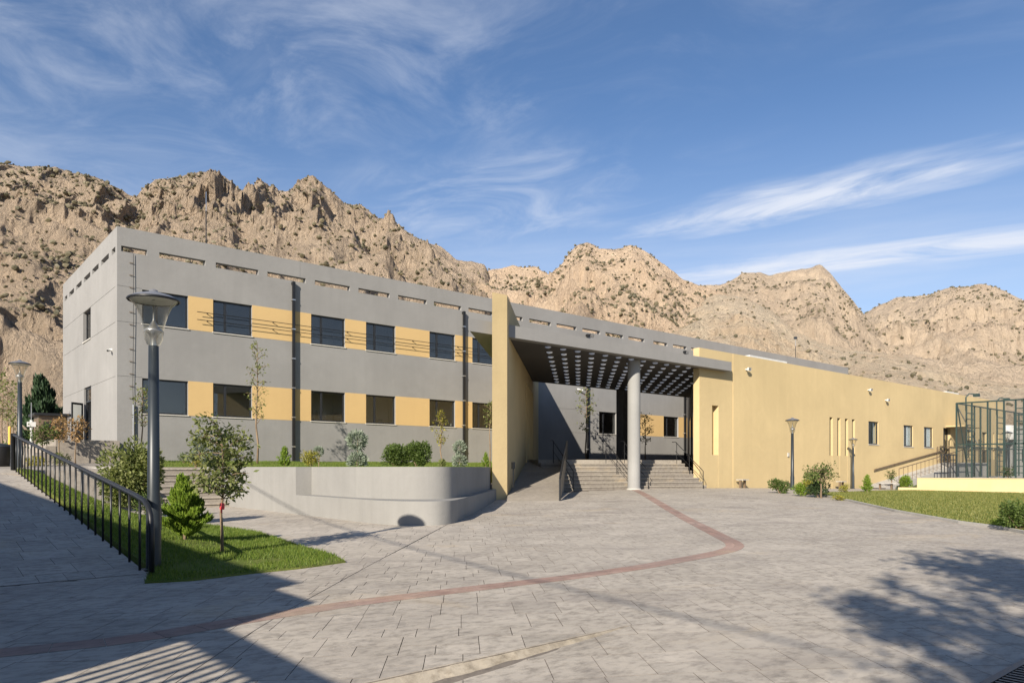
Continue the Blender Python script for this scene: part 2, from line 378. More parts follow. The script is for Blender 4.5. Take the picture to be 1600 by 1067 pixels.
def rockmat(name, c1, c2, c3, crev):
    m, n, l, b = mat_base(name); nt = m.node_tree; P = wpos(nt)
    f1 = noise(nt, 0.012, 7, 0.62, P, 0.6); f2 = noise(nt, 0.09, 8, 0.68, wpos(nt, (1, 1, 0.45)), 0.5); f3 = noise(nt, 0.45, 6, 0.7, P)
    c = mixrgb(nt, mrange(nt, f1, 0.36, 0.64, 0, 1), c1, c2)
    c = mixrgb(nt, mrange(nt, f2, 0.45, 0.66, 0, 0.85), c, c3)
    c = mixrgb(nt, mrange(nt, f3, 0.48, 0.75, 0, 0.55), c, crev)
    wv = n.new('ShaderNodeTexWave'); wv.bands_direction = 'Z'; wv.inputs['Scale'].default_value = 0.045; wv.inputs['Distortion'].default_value = 16
    wv.inputs['Detail'].default_value = 5; wv.inputs['Detail Scale'].default_value = 0.6; l.new(P, wv.inputs['Vector'])
    c = mixrgb(nt, mrange(nt, wv.outputs['Fac'], 0.3, 1, 0, 0.30), c, c3)
    l.new(c, b.inputs['Base Color']); b.inputs['Roughness'].default_value = 0.95; b.inputs['Specular IOR Level'].default_value = 0.1
    h = nmath(nt, 'ADD', nmath(nt, 'MULTIPLY', noise(nt, 0.16, 9, 0.72, wpos(nt, (1, 1, 0.55)), 0.4), 2.0), noise(nt, 0.6, 6, 0.7, P))
    bump(nt, b, h, 1.0, 3.2); return m
M['rock_near'] = rockmat('rock_near', (0.47, 0.365, 0.265), (0.56, 0.45, 0.34), (0.38, 0.305, 0.23), (0.21, 0.175, 0.14))
M['rock_mid'] = rockmat('rock_mid', (0.60, 0.455, 0.32), (0.66, 0.52, 0.38), (0.53, 0.405, 0.295), (0.42, 0.33, 0.245))
M['rock_far'] = rockmat('rock_far', (0.54, 0.43, 0.32), (0.60, 0.49, 0.37), (0.46, 0.37, 0.28), (0.33, 0.275, 0.215))
M['scree'] = rockmat('rock_scree', (0.58, 0.455, 0.325), (0.62, 0.51, 0.38), (0.54, 0.465, 0.355), (0.42, 0.34, 0.25))
M['earth'] = rockmat('earth', (0.30, 0.23, 0.16), (0.36, 0.28, 0.20), (0.27, 0.21, 0.15), (0.2, 0.16, 0.12))

# ------------------------------------------------------------------ mountains
def _hash(ix, iy, iz, seed):
    h = (ix.astype(np.int64) * 374761393 + iy.astype(np.int64) * 668265263 + iz.astype(np.int64) * 2147483647 + seed * 1274126177) & 0xffffffff
    h = ((h ^ (h >> 13)) * 1274126177) & 0xffffffff
    return ((h ^ (h >> 16)) & 0xffff) / 65535.0
def vnoise(x, y, z, seed=0):
    ix, iy, iz = np.floor(x), np.floor(y), np.floor(z); fx, fy, fz = x - ix, y - iy, z - iz
    fx = fx * fx * fx * (fx * (fx * 6 - 15) + 10); fy = fy * fy * fy * (fy * (fy * 6 - 15) + 10); fz = fz * fz * fz * (fz * (fz * 6 - 15) + 10)
    ix, iy, iz = ix.astype(np.int64), iy.astype(np.int64), iz.astype(np.int64); r = 0
    for dx in (0, 1):
        for dy in (0, 1):
            for dz in (0, 1):
                w = (fx if dx else 1 - fx) * (fy if dy else 1 - fy) * (fz if dz else 1 - fz)
                r = r + w * _hash(ix + dx, iy + dy, iz + dz, seed)
    return r
def fbm(x, y, z, octv, seed=0, ridged=False, gain=0.5, lac=2.03):
    s = 0; a = 1.0; tot = 0
    for o in range(octv):
        n = vnoise(x, y, z, seed + o * 17)
        if ridged: n = 1 - np.abs(2 * n - 1); n = n * n
        s = s + a * n; tot += a; a *= gain; x, y, z = x * lac, y * lac, z * lac
    return s / tot
SHRUBS = []
def sstep_np(x): x = np.clip(x, 0, 1); return x * x * (3 - 2 * x)
def massif(name, label, mat, prof_px, r0, rr, x0, x1, nx, nt_, seed, amp=0.22, cliff=0.13, p=1.5, z0=1.0, shrubs=0, gul=60.0, sil=1.0, trange=(0.25, 1.0), crag=(20.0, 11.0)):
    xs = np.linspace(x0, x1, nx); pr = np.array(prof_px, float)
    ys = np.interp(xs, pr[:, 0], pr[:, 1])
    k = np.hanning(9); k /= k.sum(); ys = np.convolve(np.pad(ys, 4, mode='edge'), k, mode='valid')
    tt = (xs - 800) / F; th = np.arctan(tt); cs = np.cos(th)
    rrv = np.interp(xs, [a for a, _ in rr], [b for _, b in rr]) if isinstance(rr, list) else np.full(nx, rr)
    zr = (HY - ys) / F * rrv * cs * 0.982
    t = np.concatenate([np.linspace(0, 1.06, int(nt_ * 0.9)), np.linspace(1.08, 1.5, nt_ - int(nt_ * 0.9))])
    T, X = np.meshgrid(t, np.arange(nx), indexing='ij')
    RR = rrv[X]; TH = th[X]; ZR = zr[X]
    rad = r0 + (RR - r0) * T
    CX, CY = np.sin(TH) * rad, np.cos(TH) * rad
    s = 1 / 1000.0
    WX = CX + 18 * (fbm(CX * s * 30, CY * s * 30, T * 0 + seed, 3, seed + 40) - 0.5); WY = CY + 18 * (fbm(CX * s * 30, CY * s * 30, T * 0 + seed + 9, 3, seed + 41) - 0.5)
    base = fbm(CX * s * 14, CY * s * 14, T * 0 + seed, 4, seed)
    rid = fbm(WX * s * gul / 5, WY * s * gul / 5, T * 0 + seed * 3.1, 3, seed + 5, True, 0.45)
    mid = fbm(WX * s * gul * 0.8, WY * s * gul * 0.8, T * 0 + seed, 4, seed + 25, True, 0.55)
    fine = fbm(CX * s * 160, CY * s * 160, T * 3 + seed, 3, seed + 9, True, 0.6)
    tap = np.clip((1.06 - T) / 0.35, 0.10, 1) * np.clip(T / 0.15, 0, 1)
    tn = T + cliff * (rid - 0.35) * tap + 0.05 * (base - 0.5) * tap
    tc_ = np.clip(tn, 0, 1.02)
    stp = tc_ + 0.020 * np.sin(tc_ * 40 + 12 * base) * np.clip(T, 0, 1) * tap
    h = np.where(T <= 1.0, np.power(np.clip(stp, 0, 1.05), p), 1 - (T - 1) * 1.1)
    Z = z0 + (ZR - z0) * h + amp * ZR * (rid - 0.35) * tap * 0.40 + amp * ZR * 0.14 * (mid - 0.35) * np.clip(tap, 0.10, 1)
    k3 = crag[0]; env = np.clip(T / 0.12, 0, 1) * np.clip((1.12 - T) / 0.25, 0.4, 1)
    c1 = fbm(CX / k3, CY / k3, Z / k3 * 0.8, 4, seed + 60, True, 0.58); c2 = fbm(CX / k3 * 3.1, CY / k3 * 3.1, Z / k3 * 2.2, 3, seed + 66, False, 0.6)
    rock = sstep_np((fbm(CX / 90, CY / 90, Z / 60, 3, seed + 70) - 0.40) / 0.22) * 0.75 + 0.25
    dr = crag[1] * env * ((c1 - 0.3) * rock + 0.35 * (c2 - 0.5))
    CX = CX - np.sin(TH) * dr; CY = CY - np.cos(TH) * dr; Z = Z + dr * 0.30 * np.clip(tap, 0.35, 1)
    Z = np.maximum(Z, -2 + T * 0)
    U = SU * CX + CU * CY; V = -CU * CX + SU * CY
    vs = np.stack([U, V, Z + EYE * np.clip(T, 0, 1)], -1).reshape(-1, 3)
    nT = len(t); idx = np.arange(nT * nx).reshape(nT, nx)
    q = np.stack([idx[:-1, :-1], idx[:-1, 1:], idx[1:, 1:], idx[1:, :-1]], -1).reshape(-1, 4)
    me = bpy.data.meshes.new(name); me.vertices.add(len(vs)); me.vertices.foreach_set('co', vs.ravel())
    me.loops.add(q.size); me.loops.foreach_set('vertex_index', q.ravel().astype(np.int32))
    me.polygons.add(len(q)); me.polygons.foreach_set('loop_start', np.arange(0, q.size, 4, dtype=np.int32)); me.polygons.foreach_set('loop_total', np.full(len(q), 4, np.int32))
    me.update(calc_edges=True); me.validate()
    o = bpy.data.objects.new(name, me); COL.objects.link(o); me.materials.append(mat); tag(o, label, 'mountain', kind='structure')
    rg = np.random.default_rng(seed + 100); G = vs.reshape(nT, nx, 3)
    a, b = trange; N_ = shrubs * 4
    ii = np.searchsorted(t, rg.uniform(a, b, N_) ** 0.8); jj = rg.integers(2, nx - 2, N_); ii = np.minimum(ii, nT - 3); pos = G[ii, jj]
    keep = vnoise(pos[:, 0] * 0.02, pos[:, 1] * 0.02, pos[:, 2] * 0.03, 77) > rg.uniform(0.15, 0.75, N_)
    pos = pos[keep][:shrubs]; jj = jj[keep][:shrubs]
    sz = (0.34 + 0.75 * rg.random(len(pos)) ** 2.2) * (0.55 + rrv[jj] / 900.0)
    SHRUBS.append(np.column_stack([pos[:, :2] + rg.normal(size=(len(pos), 2)) * 0.5, pos[:, 2], sz]))
    return o
left_px = [(-420, 300), (-200, 270), (-60, 268), (0, 262), (60, 261), (130, 263), (160, 272), (185, 291), (203, 304), (214, 304), (224, 288), (240, 276), (262, 269), (300, 264), (340, 267), (362, 280), (376, 300), (388, 306), (400, 293), (425, 291), (445, 296), (470, 290), (492, 291), (512, 300), (540, 318), (568, 326), (590, 342), (622, 356), (660, 376), (690, 390), (716, 408), (742, 411), (758, 414), (766, 432), (774, 470), (790, 520), (820, 580), (860, 640), (900, 700)]
mid_px = [(640, 520), (700, 470), (745, 436), (770, 422), (800, 415), (838, 417), (858, 430), (872, 421), (886, 398), (903, 378), (918, 376), (936, 388), (958, 390), (985, 384), (1008, 392), (1040, 410), (1068, 435), (1095, 446), (1130, 458), (1160, 476), (1200, 505), (1240, 535), (1290, 570), (1350, 620), (1420, 690)]
r3_px = [(960, 520), (1010, 470), (1050, 447), (1090, 441), (1128, 440), (1160, 422), (1188, 423), (1200, 432), (1230, 428), (1262, 420), (1284, 414), (1300, 428), (1320, 453), (1345, 484), (1375, 520), (1420, 560), (1480, 610), (1540, 680)]
r4_px = [(1240, 560), (1300, 512), (1345, 488), (1370, 472), (1400, 461), (1450, 455), (1490, 442), (1530, 441), (1560, 450), (1600, 470), (1680, 480), (1760, 465), (1900, 470), (2100, 520)]
massif('mountain', 'rugged grey brown mountain with dark gullies rising behind the left of the grey building', M['rock_near'], left_px, 95, [(-420, 330), (200, 330), (480, 400), (760, 470), (900, 480)], -420, 900, 1000, 300, 3, 0.34, 0.10, 1.25, shrubs=8000, gul=70, sil=1.0, crag=(15.0, 11.0))
massif('mountain', 'sunlit tan mountain dotted with shrubs behind the entrance canopy', M['rock_mid'], mid_px, 150, 520, 640, 1420, 560, 190, 11, 0.26, 0.13, 1.3, shrubs=7000, gul=75, sil=1.4, trange=(0.3, 1.0))
massif('mountain', 'pointed tan ridge dotted with dark shrubs right of the middle mountain', M['rock_far'], r3_px, 240, 700, 960, 1540, 440, 170, 23, 0.26, 0.13, 1.3, shrubs=4800, gul=60, sil=1.4, trange=(0.35, 1.0))
massif('mountain', 'distant rounded ridge at the far right above the court', M['rock_far'], r4_px, 330, 900, 1240, 2100, 480, 170, 31, 0.26, 0.12, 1.3, shrubs=4500, gul=50, sil=1.3, trange=(0.4, 1.0))
knoll_px = [(880, 640), (960, 560), (1020, 500), (1070, 472), (1120, 455), (1160, 462), (1200, 480), (1240, 512), (1280, 532), (1330, 545), (1390, 552), (1450, 566), (1520, 590), (1600, 600), (1750, 590), (1900, 590), (2200, 600)]
massif('hill', 'pale scree slope with sparse bushes below the tan ridges', M['scree'], knoll_px, 130, [(880, 420), (1200, 430), (1500, 380), (2200, 380)], 880, 2200, 600, 150, 41, 0.16, 0.07, 1.15, shrubs=900, gul=60, sil=0.6, trange=(0.2, 0.95))
# scattered shrubs: uncountable dots on the slopes, one object
ico_v = []; ico_f = []
ph = (1 + 5 ** 0.5) / 2
for a in ((-1, ph, 0), (1, ph, 0), (-1, -ph, 0), (1, -ph, 0), (0, -1, ph), (0, 1, ph), (0, -1, -ph), (0, 1, -ph), (ph, 0, -1), (ph, 0, 1), (-ph, 0, -1), (-ph, 0, 1)):
    ico_v.append(np.array(a) / math.sqrt(1 + ph * ph))
ico_f = [(0, 11, 5), (0, 5, 1), (0, 1, 7), (0, 7, 10), (0, 10, 11), (1, 5, 9), (5, 11, 4), (11, 10, 2), (10, 7, 6), (7, 1, 8), (3, 9, 4), (3, 4, 2), (3, 2, 6), (3, 6, 8), (3, 8, 9), (4, 9, 5), (2, 4, 11), (6, 2, 10), (8, 6, 7), (9, 8, 1)]
ico_v = np.array(ico_v); rg = np.random.default_rng(5)
sv = []; sf = []
for i, (x, y, z, s) in enumerate(np.concatenate(SHRUBS)):
    jit = ico_v * rg.uniform(0.6, 1.25, (12, 1)) * np.array([s, s, s * 0.85]) + np.array([x, y, z + s * 0.35])
    sv.append(jit); sf += [tuple(k + 12 * i for k in f) for f in ico_f]
me = bpy.data.meshes.new('mountain_shrubs'); me.from_pydata(np.concatenate(sv).tolist(), [], sf); me.update(); me.materials.append(M['shrub'])
o = bpy.data.objects.new('mountain_shrubs', me); COL.objects.link(o); tag(o, 'dark shrubs dotted over the mountain slopes', 'shrubs', kind='stuff')

# ------------------------------------------------------------------ ground sheets
gb = MB(); R0 = 3000
gb.add([(-R0, -R0, -0.25), (R0, -R0, -0.25), (R0, R0, -0.25), (-R0, R0, -0.25)], [(0, 1, 2, 3)])
tag(gb.build('ground', M['earth']), kind='structure')
def sheet(name, u0, u1, v0, v1, step, zf, mat, drop=0.0, parent=None):
    nu = max(2, int((u1 - u0) / step) + 1); nv = max(2, int((v1 - v0) / step) + 1); b = MB()
    us = np.linspace(u0, u1, nu); vs = np.linspace(v0, v1, nv)
    b.v = [(u, v, zf(u, v) - drop) for v in vs for u in us]
    b.f = [(j * nu + i, j * nu + i + 1, (j + 1) * nu + i + 1, (j + 1) * nu + i) for j in range(nv - 1) for i in range(nu - 1)]
    return b.build(name, mat, parent, smooth=True)
plaza = sheet('plaza', -24, 84, -24, 25, 0.5, lambda u, v: plaza_z(u, v), M['joint'], 0.012); tag(plaza, kind='structure')
ramp = sheet('ramp', -7, 2.56, 10.4, 24.6, 0.5, lambda u, v: ramp_z(v), M['joint'], 0.010); tag(ramp, kind='structure')
rb = MB(); rb.add([(2.56, 10.4, -0.1), (2.56, 24.6, -0.1), (2.56, 24.6, 1.415), (2.56, 10.4, 0.085)], [(0, 1, 2, 3)]); rb.build('ramp_side', M['concrete'], ramp)
upper = MB(); upper.prism([(-60, 24.6), (5.2, 24.6), (5.2, 28.0), (8.9, 28.0), (8.9, 34.3), (7.2, 34.3), (7.2, 47.2), (9, 150), (-140, 150)], -0.2, lambda u, v: 1.425 + max(0, min(0.35, (v - 26) * 0.035)))
tag(upper.build('upper_path', M['paving']), kind='structure')

# ------------------------------------------------------------------ paving stones
def clip(poly, n, d, keep_ge=True):
    out = []
    for i in range(len(poly)):
        a, b = poly[i], poly[(i + 1) % len(poly)]; da = n[0] * a[0] + n[1] * a[1] - d; db = n[0] * b[0] + n[1] * b[1] - d
        if not keep_ge: da, db = -da, -db
        if da >= 0: out.append(a)
        if (da >= 0) != (db >= 0):
            t = da / (da - db); out.append((a[0] + (b[0] - a[0]) * t, a[1] + (b[1] - a[1]) * t))
    return out
def seen(u, v, margin=1.12):
    X = SU * u - CU * v; Y = CU * u + SU * v
    return Y > 3.2 and abs(X) < 0.7075 * Y * margin + 0.8, X, Y
def tile_mb(poly, zf, gap, lift, tint):
    cx = sum(p[0] for p in poly) / len(poly); cy = sum(p[1] for p in poly) / len(poly)
    ins = []
    for p in poly:
        d = math.hypot(p[0] - cx, p[1] - cy); k = max(0.0, 1 - gap / max(d, 0.02)); ins.append((cx + (p[0] - cx) * k, cy + (p[1] - cy) * k))
    n = len(ins); b = MB()
    top = []; low = []
    for p in ins:
        d = math.hypot(p[0] - cx, p[1] - cy); k = max(0.0, 1 - 0.001 / max(d, 0.02))
        top.append((cx + (p[0] - cx) * k, cy + (p[1] - cy) * k, zf(*p) + lift)); low.append((p[0], p[1], zf(*p) - 0.02))
    b.add(top + low, [tuple(range(n))] + [(i, n + i, n + (i + 1) % n, (i + 1) % n) for i in range(n)])
    b.attr = [tint] * (2 * n); return b
def area(poly): return 0.5 * sum(poly[i][0] * poly[(i + 1) % len(poly)][1] - poly[(i + 1) % len(poly)][0] * poly[i][1] for i in range(len(poly)))
def emit(tiles, parent, mat, one, many, limit=300):
    tiles.sort(key=lambda t: t[0]); rest = MB(); rest.attr = []; tops = []
    for i, (_, b) in enumerate(tiles):
        if i < limit:
            o = b.build(one, mat, parent); o.data.materials.append(M['joint']); o.data.polygons.foreach_set('material_index', [0 if len(set(p)) and k == 0 else 1 for k, p in enumerate(b.f)])
        else:
            rest.add(b.v, b.f); rest.attr += b.attr; tops += [0] + [1] * (len(b.f) - 1)
    if rest.v:
        o = tag(rest.build(many, mat, parent), kind='stuff'); o.data.materials.append(M['joint']); o.data.polygons.foreach_set('material_index', tops)
tiles = []
ca, sa = math.cos(R(4)), math.sin(R(4))
rnd = random.Random(3)
row = 2.6
def to_plan(a, b):                                                     # paving grid: rows across, turned a little
    X = a * ca - b * sa; Y = a * sa + b * ca; return cv(X, Y)
while row < 44:
    band = rnd.choice((0.30, 0.42, 0.58, 0.58)); 
    half = 0.72 * row * 1.12 + 3
    a = -half - rnd.random()
    while a < half + 3:
        wd = rnd.choice((0.28, 0.36, 0.45, 0.62))
        cells = [(a, a + wd, row, row + band)]
        if band > 0.5 and rnd.random() < 0.45:
            cells = [(a, a + wd, row, row + band * 0.5), (a, a + wd, row + band * 0.5, row + band)]
            if wd > 0.5: cells = [(a, a + wd * 0.45, row, row + band * 0.5), (a + wd * 0.45, a + wd, row, row + band * 0.5), cells[1]]
        for (a0, a1, b0, b1) in cells:
            poly = [to_plan(a0, b0), to_plan(a1, b0), to_plan(a1, b1), to_plan(a0, b1)]
            cu_ = sum(p[0] for p in poly) / 4; cv_ = sum(p[1] for p in poly) / 4
            ok, X, Y = seen(cu_, cv_)
            if not ok: continue
            if cv_ > 20.85 and cu_ > 29.6: continue
            if cv_ > 21.6 and cu_ > 18: continue
            if cu_ < 2.6 and cv_ > 10.5: continue
            polys = [poly]
            if min(p[0] for p in poly) < 2.57 and cv_ > 10.2: polys = [clip(poly, (1, 0), 2.57)]
            if cu_ < 2.6 and max(p[1] for p in poly) > 10.4: polys = [clip(poly, (0, 1), 10.39, False)]
            if cv_ > 20 and cu_ > 29.6: polys = [clip(poly, (0, 1), 20.89, False)]
            ds = [(p[0] - KA[0]) * KN.x + (p[1] - KA[1]) * KN.y for p in poly]; ss = [(p[0] - KA[0]) * KD.x + (p[1] - KA[1]) * KD.y for p in poly]
            tint = min(1, max(0, rnd.gauss(0.5, 0.2)))
            if min(ds) < 0 < max(ds) and max(ss) > 0:
                d0 = KA[0] * KN.x + KA[1] * KN.y
                for sg in (1, -1):
                    pl = clip(poly, (KN.x, KN.y), d0, sg > 0)
                    if len(pl) > 2 and abs(area(pl)) > 0.004:
                        tiles.append((Y, tile_mb(pl if area(pl) > 0 else pl[::-1], lambda u, v, s=sg: plaza_z(u, v, s), 0.0028, 0.004, tint)))
                continue
            for pl in polys:
                if len(pl) > 2 and abs(area(pl)) > 0.004:
                    tiles.append((Y, tile_mb(pl if area(pl) > 0 else pl[::-1], plaza_z, 0.0028, 0.004 + rnd.uniform(-0.0004, 0.0004), tint)))
        a += wd
    row += band
emit(tiles, plaza, M['paving'], 'paving_stone', 'far_paving_stones')
tiles = []; v = 10.42
while v < 24.5:
    band = rnd.choice((0.30, 0.42, 0.58)); u = 2.54
    while u > -6.5:
        wd = rnd.choice((0.30, 0.42, 0.60)); 
        ok, X, Y = seen(u - wd / 2, v)
        if ok:
            p4 = [(u - wd, v), (u, v), (u, min(24.55, v + band)), (u - wd, min(24.55, v + band))]
            tiles.append((Y, tile_mb(p4, lambda a, b: ramp_z(b), 0.003, 0.004 + rnd.uniform(-0.0004, 0.0004), min(1, max(0, rnd.gauss(0.5, 0.2))))))
        u -= wd
    v += band
emit(tiles, ramp, M['paving'], 'paving_stone', 'far_paving_stones', 200)
# red band of pavers crossing the plaza
path = [hit(*p) for p in [(-330, 1062), (0, 1020), (130, 1008), (229, 996), (315, 981), (400, 966), (556, 942), (712, 923), (900, 901), (1009, 885), (1097, 869)]] 
bend = [hit(*p) for p in [(1135, 861), (1150, 855), (1146, 848), (1132, 841), (1105, 827), (1075, 812), (1045, 795), (992, 765)]]
pts = [Vector((p[0], p[1])) for p in path + bend]
dense = []
for i in range(len(pts) - 1):
    k = max(1, int((pts[i + 1] - pts[i]).length / 0.05))
    dense += [pts[i].lerp(pts[i + 1], j / k) for j in range(k)]
for _ in range(12):
    dense = [dense[0]] + [(dense[i - 1] + dense[i] * 2 + dense[i + 1]) / 4 for i in range(1, len(dense) - 1)] + [dense[-1]]
acc = 0; cut = [0]
for i in range(1, len(dense)):
    acc += (dense[i] - dense[i - 1]).length
    if acc > 0.36: cut.append(i); acc = 0
def nrm(i):
    d = (dense[min(i + 2, len(dense) - 1)] - dense[max(i - 2, 0)]).normalized(); return Vector((-d.y, d.x))
tiles = []
for a, b in zip(cut[:-1], cut[1:]):
    for lo, hi in ((-0.155, 0.0), (0.0, 0.155)):
        n1, n2 = nrm(a), nrm(b)
        pl = [tuple(dense[a] + n1 * lo), tuple(dense[b] + n2 * lo), tuple(dense[b] + n2 * hi), tuple(dense[a] + n1 * hi)]
        if area(pl) < 0: pl = pl[::-1]
        _, X, Y = seen(*pl[0]); tiles.append((Y, tile_mb(pl, plaza_z, 0.003, 0.0075, min(1, max(0, rnd.gauss(0.5, 0.25))))))
emit(tiles, plaza, M['redpaver'], 'red_paver', 'far_red_pavers', 260)
# expansion joint sawn through the paving
jp = [hit(*p) for p in [(703, 817), (587, 878), (450, 953), (366, 1005), (270, 1070)]]
jb = MB(); jb.tube([(p[0], p[1], plaza_z(p[0], p[1]) + 0.003) for p in jp], 0.005, 6); jb.build('expansion_joint', M['joint'], plaza)
# low kerb face where the apron drops
kb = MB(); N = 26; top = []; bot = []
for i in range(N + 1):
    s = KL * i / N; p = Vector((KA[0], KA[1])) + KD * s
    dz = 0.115 * (i / N) ** 0.9; wob = 0.006 * math.sin(i * 2.1) + 0.004 * math.sin(i * 5.3)
    top.append((p.x - KN.x * 0.012, p.y - KN.y * 0.012, g0(p.x, p.y) + 0.006))
    q = p + KN * (0.012 + 0.10 * (i / N) + wob); bot.append((q.x, q.y, g0(p.x, p.y) - dz * 0.98 + 0.004))
kb.add(top + bot, [(i, N + 1 + i, N + 2 + i, i + 1) for i in range(N)])
kb.build('kerb_face', M['kerb'], plaza)

# ------------------------------------------------------------------ planted ground
def poly_sheet(name, poly, zf, mat, step=0.35, skirt=0.12):
    """sheet over a plan polygon, edge dropped a little"""
    b = MB(); us = [p[0] for p in poly]; vs = [p[1] for p in poly]
    def inside(x, y):
        c = False; j = len(poly) - 1
        for i in range(len(poly)):
            if (poly[i][1] > y) != (poly[j][1] > y) and x < (poly[j][0] - poly[i][0]) * (y - poly[i][1]) / (poly[j][1] - poly[i][1]) + poly[i][0]: c = not c
            j = i
        return c
    import bmesh
    bm = bmesh.new(); vv = [bm.verts.new((p[0], p[1], 0)) for p in poly]; bm.faces.new(vv)
    for ax, lo, hi in ((0, min(us), max(us)), (1, min(vs), max(vs))):
        k = int((hi - lo) / step)
        for i in range(1, k + 1):
            co = [0, 0, 0]; co[ax] = lo + (hi - lo) * i / (k + 1); no = [0, 0, 0]; no[ax] = 1
            bmesh.ops.bisect_plane(bm, geom=bm.verts[:] + bm.edges[:] + bm.faces[:], plane_co=co, plane_no=no)
    be = [e for e in bm.edges if e.is_boundary]
    for w in bm.verts: w.co.z = zf(w.co.x, w.co.y)
    r = bmesh.ops.extrude_edge_only(bm, edges=be)
    for w in r['geom']:
        if isinstance(w, bmesh.types.BMVert): w.co.z -= skirt
    bmesh.ops.recalc_face_normals(bm, faces=bm.faces[:])
    me = bpy.data.meshes.new(name); bm.to_mesh(me); bm.free(); me.materials.append(mat)
    o = bpy.data.objects.new(name, me); COL.objects.link(o); tag(o, kind='structure'); return o, inside
def blades(name, label, poly, inside, zf, n, h, w, parent=None, seed=1, dens=None, mat='grass'):
    rg = random.Random(seed); b = MB(); us = [p[0] for p in poly]; vs = [p[1] for p in poly]; c = 0; tries = 0
    while c < n and tries < n * 12:
        tries += 1
        u = rg.uniform(min(us), max(us)); v = rg.uniform(min(vs), max(vs))
        if not inside(u, v): continue
        if dens and rg.random() > dens(u, v): continue
        z = zf(u, v); a = rg.uniform(0, 6.283); hh = h * rg.uniform(0.5, 1.2); le = rg.uniform(0.1, 0.7) * hh; ww = w * rg.uniform(0.7, 1.2)
        dx, dy = math.cos(a) * ww, math.sin(a) * ww; k = rg.uniform(0, 6.283)
        i = len(b.v); b.v += [(u - dx, v - dy, z - 0.01), (u + dx, v + dy, z - 0.01), (u + math.cos(k) * le, v + math.sin(k) * le, z + hh)]; b.f.append((i, i + 1, i + 2)); c += 1
    return tag(b.build(name, M[mat]), label, 'grass', kind='stuff')
bed_poly = [hit(226, 912)[:2], hit(300, 908)[:2], hit(400, 896)[:2], hit(470, 889)[:2], hit(540, 879)[:2], hit(520, 868)[:2], hit(462, 852)[:2], hit(405, 833)[:2], (5.6, 17.5), (5.3, 21), (5.2, 24.6), (2.62, 24.6), (2.62, 12), (2.62, 10.6)]
BP = hit(388, 882)
bed, bed_in = poly_sheet('lawn_bed', bed_poly, bed_z, M['turf'])
blades('lawn_grass', 'short green grass on the corner bed beside the ramp railing', bed_poly, bed_in, lambda u, v: bed_z(u, v), 60000, 0.055, 0.006, seed=2,
       dens=lambda u, v: (0.12 if math.hypot(u - BP[0], (v - BP[1]) * 1.6) < 0.45 + 0.12 * math.sin(u * 9) else 1.0) * (0.35 + 0.65 * (math.sin(u * 2.1 + v) * math.sin(v * 1.7 - u) > -0.45)))
lawn_px = [(1262, 772), (1290, 776), (1330, 784), (1400, 800), (1500, 818), (1560, 826), (1640, 842), (1760, 880)]
lp = [hit(*p)[:2] for p in lawn_px]
far = [hit(1760, 772)[:2], hit(1600, 770)[:2], hit(1432, 767)[:2], hit(1380, 768)[:2], hit(1330, 770)[:2], hit(1290, 771)[:2]]
lawn_poly = lp + far
lawn_z = lambda u, v: g0(u, v) + 0.04
lawn, lawn_in = poly_sheet('lawn', lawn_poly, lawn_z, M['turf'], 1.0)
blades('lawn_grass', 'mown lawn grass in front of the low yellow wall', lawn_poly, lawn_in, lawn_z, 90000, 0.055, 0.016, seed=4, mat='lawngrass')
for i, (a, b) in enumerate(zip(lp[:-1], lp[1:])):
    kk = MB(); kk.bar((a[0], a[1], g0(*a) + 0.03), (b[0], b[1], g0(*b) + 0.03), 0.07, 0.08); kk.build('lawn_edging', M['concrete'], lawn)

# ------------------------------------------------------------------ the grey building
def wall(mp, s0, s1, z0, z1, th, ops):
    """wall with openings/recesses; ops = (s0,s1,z0,z1,depth); depth>=th goes through; mp(s,z,d)->world"""
    ss = sorted({s0, s1} | {min(max(v, s0), s1) for o in ops for v in o[:2]}); zs = sorted({z0, z1} | {min(max(v, z0), z1) for o in ops for v in o[2:4]})
    b = MB(); nS, nZ = len(ss) - 1, len(zs) - 1; D = [[0.0] * nZ for _ in range(nS)]
    for i in range(nS):
        for j in range(nZ):
            c = ((ss[i] + ss[i + 1]) / 2, (zs[j] + zs[j + 1]) / 2)
            for o in ops:
                if o[0] < c[0] < o[1] and o[2] < c[1] < o[3]: D[i][j] = max(D[i][j], min(o[4], th))
    q = lambda *c: b.add([mp(*p) for p in c], [(0, 1, 2, 3)])
    for i in range(nS):
        for j in range(nZ):
            a, e, l, h = ss[i], ss[i + 1], zs[j], zs[j + 1]; d = D[i][j]
            if d < th - 1e-6:
                q((a, l, d), (e, l, d), (e, h, d), (a, h, d)); q((e, l, th), (a, l, th), (a, h, th), (e, h, th))
            r = D[i + 1][j] if i + 1 < nS else None; u = D[i][j + 1] if j + 1 < nZ else None
            if r is not None and abs(r - d) > 1e-6: q((e, l, d), (e, l, r), (e, h, r), (e, h, d))
            if u is not None and abs(u - d) > 1e-6: q((a, h, d), (e, h, d), (e, h, u), (a, h, u))
    for j in range(nZ):
        for i, s in ((0, s0), (nS - 1, s1)): q((s, zs[j], D[i][j]), (s, zs[j], th), (s, zs[j + 1], th), (s, zs[j + 1], D[i][j]))
    for i in range(nS):
        for j, z in ((0, z0), (nZ - 1, z1)): q((ss[i], z, D[i][j]), (ss[i + 1], z, D[i][j]), (ss[i + 1], z, th), (ss[i], z, th))
    return b
